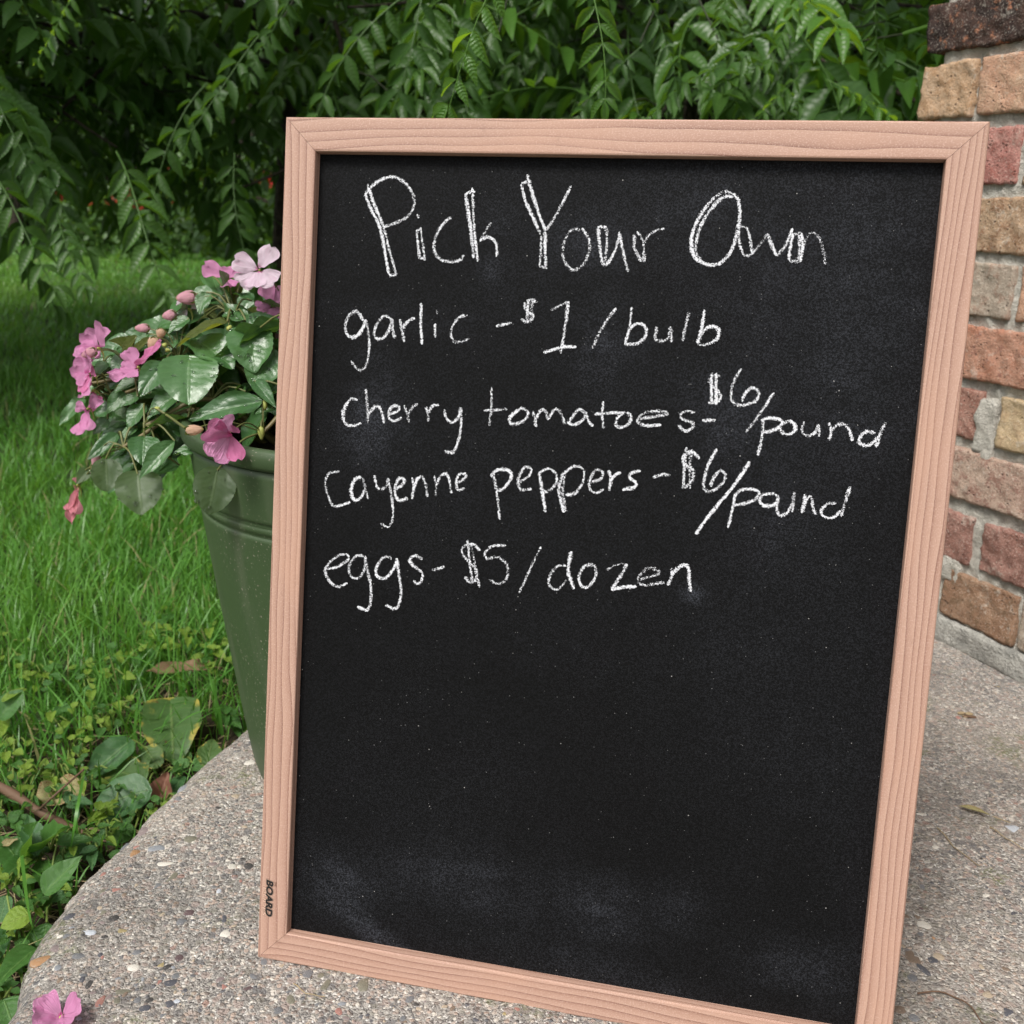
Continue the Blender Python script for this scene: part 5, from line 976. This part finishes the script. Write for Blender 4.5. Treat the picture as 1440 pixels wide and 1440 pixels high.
for (dn, y0, y1, s0, s1, h, w, sd_) in [(11000, .95, 2.4, -.95, .12, .075, .0030, 1), (2500, 1.3, 2.6, .1, .5, .075, .0035, 2), (4200, 2.4, 4.8, -.85, .05, .07, .0042, 3), (1700, 4.8, 9, -.8, .0, .06, .0065, 4), (800, 9, 17, -.78, -.05, .055, .010, 5), (700, 2.6, 8, .0, .6, .07, .007, 6), (220, 8, 16, -.06, .5, .06, .012, 7)]:
    x, y, r = blades(dn, y0, y1, s0, s1, h, w, sd_); V, Q, Tt, U = grass_mesh(x, y, r, h, w); mb.add(V, [Q, Tt], U)
r = np.random.default_rng(9); n = 5200; x = r.uniform(-1.15, -.33, n); y = r.uniform(.15, 1.0, n); V, Q, Tt, U = grass_mesh(x, y, r, .07, .003); mb.add(V, [Q, Tt], U)
mb.build('lawn_grass', MAT['grass'], kind='stuff', label='green lawn grass blades growing left of the slab and under the trees', category='grass')
# long seed-stalk blades near the slab, some arched over the border
mb = MB(); r = np.random.default_rng(10)
LONG = [[(118, 925), (190, 925), (262, 968)], [(205, 1062), (270, 1005), (345, 992)], [(100, 1035), (160, 1035), (215, 1030)], [(95, 850), (140, 880), (175, 915)], [(195, 760), (212, 720), (210, 700)], [(150, 840), (165, 800), (172, 770)], [(28, 1180), (40, 1280), (55, 1330)], [(95, 1220), (110, 1130), (120, 1080)], [(60, 830), (70, 790), (95, 770)], [(215, 850), (240, 845), (255, 838)]]
for pts in LONG:
    hs_ = np.array([.03, .085, .06]); P = np.array([gpt(u, v, h) for (u, v), h in zip(pts, hs_)]); P = catmull(P, .008); n = len(P); Tn = np.gradient(P, axis=0); Nn = np.cross(Tn, UPV); Nn /= np.linalg.norm(Nn, axis=1)[:, None] + 1e-9
    ww = .0016 * np.sqrt(np.clip(1 - np.linspace(-.2, 1, n) ** 2, 0.02, 1)); V = np.stack([P - Nn * ww[:, None], P + Nn * ww[:, None]], 1).reshape(-1, 3); mb.add(V, grid_faces(n, 2), np.full((2 * n, 2), .5))
mb.build('arching_grass_blades', MAT['grass'], kind='stuff', label='long arching grass blades over the soil border beside the slab', category='grass')
mb = MB(); n = 620
for k in range(n):
    u, v = random.uniform(-40, 330), random.uniform(930, 1450); p = gpt(u, v, .008); sd = slab_sd(np.array([p[0]]), np.array([p[1]]))[0]
    if sd > -.004 or sd < -.32: continue
    p[2] = gz(p[0], p[1]) + .010; a = random.uniform(0, 6.28); L = random.uniform(.012, .05); d = np.array([math.cos(a), math.sin(a), random.uniform(-.1, .25)]) * L
    V, F = tube(np.array([p, p + d * .5 + np.array([0, 0, .002]), p + d]), random.uniform(.0004, .0009), 4); mb.add(V, F)
mb.build('dry_litter', MAT['straw'], kind='stuff', label='dry grass litter scattered on the soil border beside the slab', category='litter')

# ================================================================== WALNUT TREES with compound leaves
def frond_mesh(mat, var, nleaf=7):
    r = np.random.default_rng(200 + var); mb = MB()
    t = np.linspace(0, 1, 9); curve = np.stack([.06 * np.sin(t * 3 + var), t, -(.10 + .22 * r.random()) * t ** 2], -1)
    V, F = tube(curve, np.linspace(.007, .0028, 9), 4); mb.add(V, F, np.full((len(V), 2), .5))
    for i in range(nleaf):
        tt = .16 + .80 * i / (nleaf - 1)
        for sd in ((-1, 1) if i < nleaf - 1 else (-1, 1, 0)):
            q = np.array([np.interp(tt + r.normal(0, .012), t, curve[:, k]) for k in range(3)]); L = (.235 - .07 * abs(tt - .5) * 2) * r.uniform(.85, 1.12) * (1.05 if sd == 0 else 1)
            if r.random() < .03: continue
            dirv = norm(np.array([sd * 1.0, .50 + .3 * tt if sd else 1.0, -.35 - .55 * r.random()])); lv, lf, lu = leaf_grid(nu=6, nv=3, shape='lance', fold=.35, droop=.22, wave=.05, seed=int(r.integers(1, 30)))
            m = frame(q, dirv, norm(np.array([r.normal(0, .25), r.normal(0, .2) + .15, 1.0]))) @ Matrix.Diagonal((L * .36, L, L, 1)); mm = np.array(m); lv = lv @ mm[:3, :3].T + mm[:3, 3]; mb.add(lv, lf, lu)
    return mb.mesh('leaf', MAT[mat])
FR = [frond_mesh('frond', k) for k in range(7)]; FRL = [frond_mesh('frondlight', k + 20) for k in range(4)]
def clump_foliage(n, centers, radii, size, seed, lo=None):
    r = np.random.default_rng(seed); c = r.integers(len(centers), size=n); d = r.normal(size=(n, 3)); d /= np.linalg.norm(d, axis=1)[:, None]
    P = centers[c] + d * radii[c] * (r.random(n) ** .45)[:, None]
    if lo is not None: P = P[P[:, 2] > lo]; n = len(P); d = d[:n]
    s = size * r.uniform(.6, 1.3, n); ax = r.normal(size=(n, 3)) + np.array([0, 0, -.5]); ax /= np.linalg.norm(ax, axis=1)[:, None]; nn = r.normal(size=(n, 3)) * .8 + np.array([0, -.2, 1.0]); sd = np.cross(ax, nn); sd /= np.linalg.norm(sd, axis=1)[:, None] + 1e-9; up = np.cross(sd, ax)
    V = np.stack([P, P + ax * (s * .5)[:, None] + sd * (s * .28)[:, None] - up * (s * .05)[:, None], P + ax * s[:, None] - up * (s * .16)[:, None], P + ax * (s * .5)[:, None] - sd * (s * .28)[:, None] - up * (s * .05)[:, None]], 1).reshape(-1, 3)
    k = (np.arange(n) * 4)[:, None]; F = np.concatenate([k + np.array([[0, 1, 2]]), k + np.array([[0, 2, 3]])]); u = r.random(n)
    return V, F, np.stack([np.repeat(u, 4), np.tile([0, .5, 1, .5], n)], -1)
def walnut(name, label, base, h, trunk_r, limbs, nf, light=.15, spread=1.0, zmin=.5, seed=1, hero=(), up=(2.3, 1.7, 7500), ux=0.0):
    r = np.random.default_rng(seed); org = np.array([base[0], base[1], GZ]); t = thing(name, label, 'tree', org)
    zz = np.linspace(0, h, 14); ax = np.stack([.05 * np.sin(zz * 1.7 + seed), .05 * np.cos(zz * 1.3 + seed), zz], -1); V, F = tube(ax, trunk_r * (1 - .8 * zz / h), 10); V += .012 * fbm(V, 9, 2, seed)[:, None] * trunk_r * 8; build('trunk', V, F, MAT['bark'], t)
    lm = MB(); tw_ = MB()
    def put(p, d, L, up, light_):
        me = (FRL if light_ else FR)[r.integers(len(FRL if light_ else FR))]; m = frame(p, d, up) @ Matrix.Diagonal((L, L, L, 1)); link('leaf', me, t, mtx=m)
    for (az, ln, z0, dz) in limbs:
        b = np.array([0, 0, z0]) ; dv = np.array([math.cos(az), math.sin(az), 0]); e = b + dv * ln * spread + np.array([0, 0, dz]); mid = (b + e) / 2 + np.array([0, 0, .18 * ln]) + r.normal(0, .06, 3)
        P = catmull(np.array([b, mid, e]), .08); V, F = tube(P, np.linspace(trunk_r * .30, .004, len(P)), 5); build('limb', V, F, MAT['bark'], t)
        for k in range(nf):
            s_ = .22 + .78 * (k + r.random()) / nf; q = P[int(s_ * (len(P) - 1))]; a2 = az + r.normal(0, .9); d = norm(np.array([math.cos(a2), math.sin(a2), r.uniform(-.75, .25)])); st = q + d * r.uniform(.04, .28)
            if st[2] < zmin: st[2] = zmin + r.random() * .2
            V, F = tube(np.array([q, (q + st) / 2 + np.array([0, 0, .02]), st]), .0028, 4); tw_.add(V, F)
            put(st, d, r.uniform(.28, .72), norm(UPV + r.normal(0, .3, 3)), r.random() < light)
    for (u0, v0, u1, v1, d0, d1, li) in hero:
        b, e = at(u0, v0, d0) - org, at(u1, v1, d1) - org; put(b, e - b, np.linalg.norm(e - b) / .97, norm(UPV * .8 + tocam(b + org) * .5), li)
        if v0 > 60: continue
        top = b - norm(e - b) * .10 + np.array([r.normal(0, .03), .16, .16]); V, F = tube(catmull(np.array([top, (top + b) / 2 + np.array([0, -.02, -.01]), b]), .04), .0018, 4); tw_.add(V, F)
    tw_.build('twigs', MAT['twiggreen'], t, kind='stuff')
    nC = 40; C = np.stack([r.normal(ux, up[1] * .55, nC), r.normal(-.7, up[1] * .5, nC), r.uniform(up[0], min(h, 4.2), nC)], -1)  # leaf mass added overhead, out of view, to shade the lawn and background
    V, F, U = clump_foliage(up[2], C, np.full((nC, 3), up[1] * .3), .15, seed + 60); build('added_shade_crown', V, F, MAT['fol2'], t, uv=U, smooth=False, kind='stuff'); return t
rr = np.random.default_rng(3)
def limbset(n, lo, hi, ln0, ln1, az0=0, az1=6.28, dz=(-.5, .2)): return [(az0 + (az1 - az0) * (k + rr.random()) / n, rr.uniform(ln0, ln1), rr.uniform(lo, hi), rr.uniform(*dz)) for k in range(n)]
bA = at(397, 100, 5.4)
WT = walnut('walnut_tree', 'slender dark-trunked walnut tree with drooping feathery leaves rising behind the chalkboard corner', bA, 6.0, .075, limbset(14, .9, 1.7, 1.2, 2.6, 2.4, 6.6) + limbset(8, 1.8, 3.6, 1.2, 2.8), 12, .16, seed=5,
       hero=[(150, 215, 246, 350, 2.2, 2.05, 0), (78, 300, 122, 370, 2.1, 2.0, 0), (330, 215, 352, 350, 2.6, 2.5, 0), (395, 30, 250, 150, 2.4, 2.3, 0), (570, -10, 432, 122, 2.3, 2.2, 0), (600, -30, 520, 160, 2.6, 2.5, 0), (300, 120, 180, 260, 2.5, 2.4, 0), (420, -40, 340, 90, 2.2, 2.2, 0)])
bB = at(-190, 100, 3.9)
walnut('walnut_sapling', 'low walnut sapling whose dark leaf sprays hang over the lawn left of the potted flowers', bB, 3.6, .045, limbset(16, .7, 1.5, .9, 2.2, -1.5, .9, (-.35, .25)) + limbset(5, 1.5, 2.6, .8, 1.5), 10, .12, zmin=.62, seed=8, up=(2.1, 2.0, 10000), ux=-.6,
       hero=[(-30, 235, 86, 350, 2.2, 2.1, 0), (20, 160, 130, 300, 2.4, 2.3, 0), (-40, 60, 60, 200, 2.3, 2.2, 0), (110, -20, 40, 70, 2.0, 2.0, 1), (230, -40, 250, 25, 2.0, 2.0, 1)])
bC = at(980, 100, 3.9)
walnut('young_walnut', 'leafy young walnut with bright green leaf sprays between chalkboard and brick wall', bC, 3.4, .04, limbset(17, .75, 1.4, .7, 1.7, 2.6, 6.6, (-.25, .25)) + limbset(6, 1.4, 2.4, .8, 1.6), 12, .22, zmin=.55, seed=11,
       hero=[(1165, 108, 1292, 160, 1.9, 1.85, 1), (1018, 92, 915, 140, 2.0, 1.95, 0), (1125, 100, 1050, 165, 2.0, 2.0, 1), (1020, -45, 1012, 48, 1.7, 1.7, 1), (885, -30, 968, 92, 1.9, 1.9, 0), (838, -40, 842, 118, 1.35, 1.3, 1), (745, -75, 598, 104, 1.15, 1.15, 1), (1150, -30, 1075, 60, 1.9, 1.9, 1), (1230, -40, 1250, 75, 2.0, 2.0, 0), (1010, 55, 1130, 130, 2.1, 2.1, 0), (900, 60, 800, 150, 2.2, 2.2, 0), (700, 50, 640, 165, 2.4, 2.4, 0)])

# ================================================================== SHRUBS, RED FLOWERS AND TREES BEYOND THE LAWN
def bush(name, label, cat, base, h, rad, n, size, mat, seed, group=None, trunk=True, zlo=.1, ncl=26):
    r = np.random.default_rng(seed); org = np.array([base[0], base[1], float(gz(base[0], base[1]))]); t = thing(name, label, cat, org, group=group)
    zc = zlo + (h - zlo) * r.random(ncl) ** .85; a = r.uniform(0, 6.28, ncl); prof = np.sin(np.pi * np.clip((zc / h) * .8 + .18, 0, 1)) ** .6; rr_ = rad * prof * np.sqrt(r.random(ncl))
    C = np.stack([np.cos(a) * rr_, np.sin(a) * rr_, zc], -1); RD = np.stack([rad * r.uniform(.22, .42, ncl)] * 3, -1) * np.array([1, 1, .75])
    V, F, U = clump_foliage(n, C, RD, size, seed, .02); build('crown', V, F, MAT[mat], t, uv=U, smooth=False)
    mb = MB(); V, F = tube(np.array([[0, 0, -.1], [.03, .02, h * .4], [0, .05, h * .85]]), [rad * .05 + .03, rad * .035 + .02, .01], 7); mb.add(V, F)
    for k in range(min(10, ncl)): P = catmull(np.array([[0, 0, h * .15 + .3 * C[k, 2] * .5], (C[k] + np.array([0, 0, C[k, 2] * .6])) / 2, C[k]]), .25); V, F = tube(P, np.linspace(rad * .025 + .008, .006, len(P)), 5); mb.add(V, F)
    mb.build('trunk', MAT['bark'], t); return t
def gy_(u, Y): r = ray(u, 300); return np.array([r[0] / r[1] * Y, Y])
SH = [(-120, 15.5, 2.6, 1.6, 'rounded dark shrub at the end of the lawn farthest from the wall'), (30, 16.5, 2.3, 1.5, 'broad dark shrub on the far lawn edge behind the low sapling'), (165, 15.8, 2.0, 1.4, 'low dense shrub behind the red flowers'), (290, 16.6, 2.4, 1.5, 'taller dense shrub behind the red flowers'), (400, 15.9, 2.2, 1.5, 'dense shrub behind the slender walnut trunk'),
      (540, 15.0, 2.6, 1.7, 'dark shrub screened by the chalkboard top rail'), (720, 14.6, 2.8, 1.8, 'dark shrub behind the middle of the chalkboard'), (900, 14.8, 2.6, 1.8, 'dark shrub behind the young walnut'), (1080, 13.5, 2.8, 1.7, 'pale leafed shrub seen through the young walnut leaves'), (1240, 11.5, 3.2, 1.8, 'pale leafed tall shrub close to the brick wall end'), (1430, 12, 3.0, 1.8, 'tall shrub hidden past the brick wall')]
for k, (u, Y, h, rad, lab) in enumerate(SH):
    p = gy_(u, Y); bush('shrub', lab, 'shrub', p, h, rad, 6500, .095, 'fol3' if k in (8, 9) else 'fol1', 300 + k, zlo=.15)
US = [(20, 13.2, 3.4, 1.3, .5, 'loose understory shrub behind the low sapling'), (180, 13.8, 3.4, 1.3, .6, 'loose understory shrub hanging above the red flowers'), (330, 13.0, 3.4, 1.3, .5, 'loose understory shrub left of the slender walnut trunk'), (480, 7.6, 2.6, 1.0, .2, 'understory shrub right of the slender walnut trunk'), (640, 7.2, 2.6, 1.0, .2, 'understory shrub behind the chalkboard below the broad hanging leaf'), (800, 7.8, 2.7, 1.0, .2, 'understory shrub left of the young walnut'), (960, 7.0, 2.6, 1.0, .2, 'understory shrub straight behind the young walnut'), (1120, 7.4, 2.7, 1.0, .2, 'understory shrub right of the young walnut'), (1270, 6.6, 2.6, .9, .2, 'understory shrub next to the brick wall end')]
for k, (u, Y, h, rad, zl, lab) in enumerate(US):
    bush('understory_shrub', lab, 'shrub', gy_(u, Y), h, rad, 5200, .085, 'fol1' if k % 3 else 'fol3', 340 + k, zlo=zl)
TR = [(-200, 20, 8, 3.2, 'fol2', 'broad tree behind the far shrubs beyond the low sapling'), (60, 22, 9, 3.4, 'fol2', 'tall dark tree rising straight above the red flower bed'), (260, 20.5, 8.5, 3.0, 'fol3', 'pale green tree showing through gaps above the red flowers'), (450, 23, 9, 3.5, 'fol2', 'tall tree behind the slender walnut trunk with bright sky gaps'), (640, 20, 8, 3.2, 'fol2', 'dark tree behind the broad hanging leaf over the chalkboard'),
      (830, 21.5, 9, 3.4, 'fol2', 'dark tree standing between the slender walnut and the young walnut'), (1020, 20, 8.5, 3.2, 'fol2', 'dark tree rising behind the young walnut'), (1190, 18.5, 9, 3.0, 'fol3', 'pale green tree beside the brick wall end'), (1400, 19, 9, 3.3, 'fol2', 'dark tree hidden past the brick wall')]
for k, (u, Y, h, rad, mt, lab) in enumerate(TR):
    p = gy_(u, Y); bush('background_tree', lab, 'tree', p, h, rad, 15000, .16, mt, 400 + k, zlo=.4, ncl=46)
# far wood that closes the view
r = np.random.default_rng(77); nC = 150; C = np.stack([r.uniform(-24, 22, nC), r.uniform(27, 33, nC), r.uniform(0, 10, nC)], -1); V, F, U = clump_foliage(30000, C, np.full((nC, 3), 2.0), .34, 78, -.2)
build('far_wood', V, F, MAT['fol2'], uv=U, smooth=False, kind='stuff', label='far dark woodland closing the view behind all the trees', category='woods')
# red bee balm at the end of the lawn
RP = [[(219, 242), (237, 247), (196, 292)], [(317, 243), (294, 250), (299, 265)], [(274, 256), (325, 256), (237, 287)], [(368, 247), (364, 262), (380, 255)], [(155, 287), (134, 291), (87, 272)], [(345, 250), (352, 270), (330, 290)], [(205, 285), (180, 270), (170, 290)]]
for k, hs_ in enumerate(RP):
    Yd = 11.0 + .5 * (k % 3); c = gy_(sum(q[0] for q in hs_) / 3, Yd); org = np.array([c[0], c[1], float(gz(c[0], c[1]))])
    t = thing('red_flower_plant', 'leafy plant with small ragged red flower heads at the end of the lawn', 'flower plant', org, group='red flowers at the end of the lawn'); st = MB(); rf = np.random.default_rng(500 + k)
    cen = []
    for (u, v) in hs_:
        rr_ = ray(u, v); p = CAM + rr_ * (Yd / rr_[1]) - org; b = np.array([p[0] * .4, rf.normal(0, .08), 0]); V, F = tube(catmull(np.array([b, (b + p) / 2 + rf.normal(0, .03, 3), p]), .08), .006, 4); st.add(V, F)
        fm = MB()
        for j in range(16):
            d = norm(rf.normal(size=3) + np.array([0, -.2, .5])); lv, lf, lu = leaf_grid(nu=4, nv=3, shape='lance', fold=.2, droop=.3, seed=j + 1); m = np.array(frame(p, d, norm(rf.normal(size=3))) @ Matrix.Diagonal((.034, .085, .08, 1))); fm.add(lv @ m[:3, :3].T + m[:3, 3], lf, lu)
        fm.build('flower_head', MAT['red'], t); cen += [b + (p - b) * s for s in (.15, .35, .55, .75)]
    V, F, U = clump_foliage(1100, np.array(cen), np.full((len(cen), 3), .17), .07, 520 + k, .0); build('foliage', V, F, MAT['fol1'], t, uv=U, smooth=False); st.build('stems', MAT['rachis'], t)
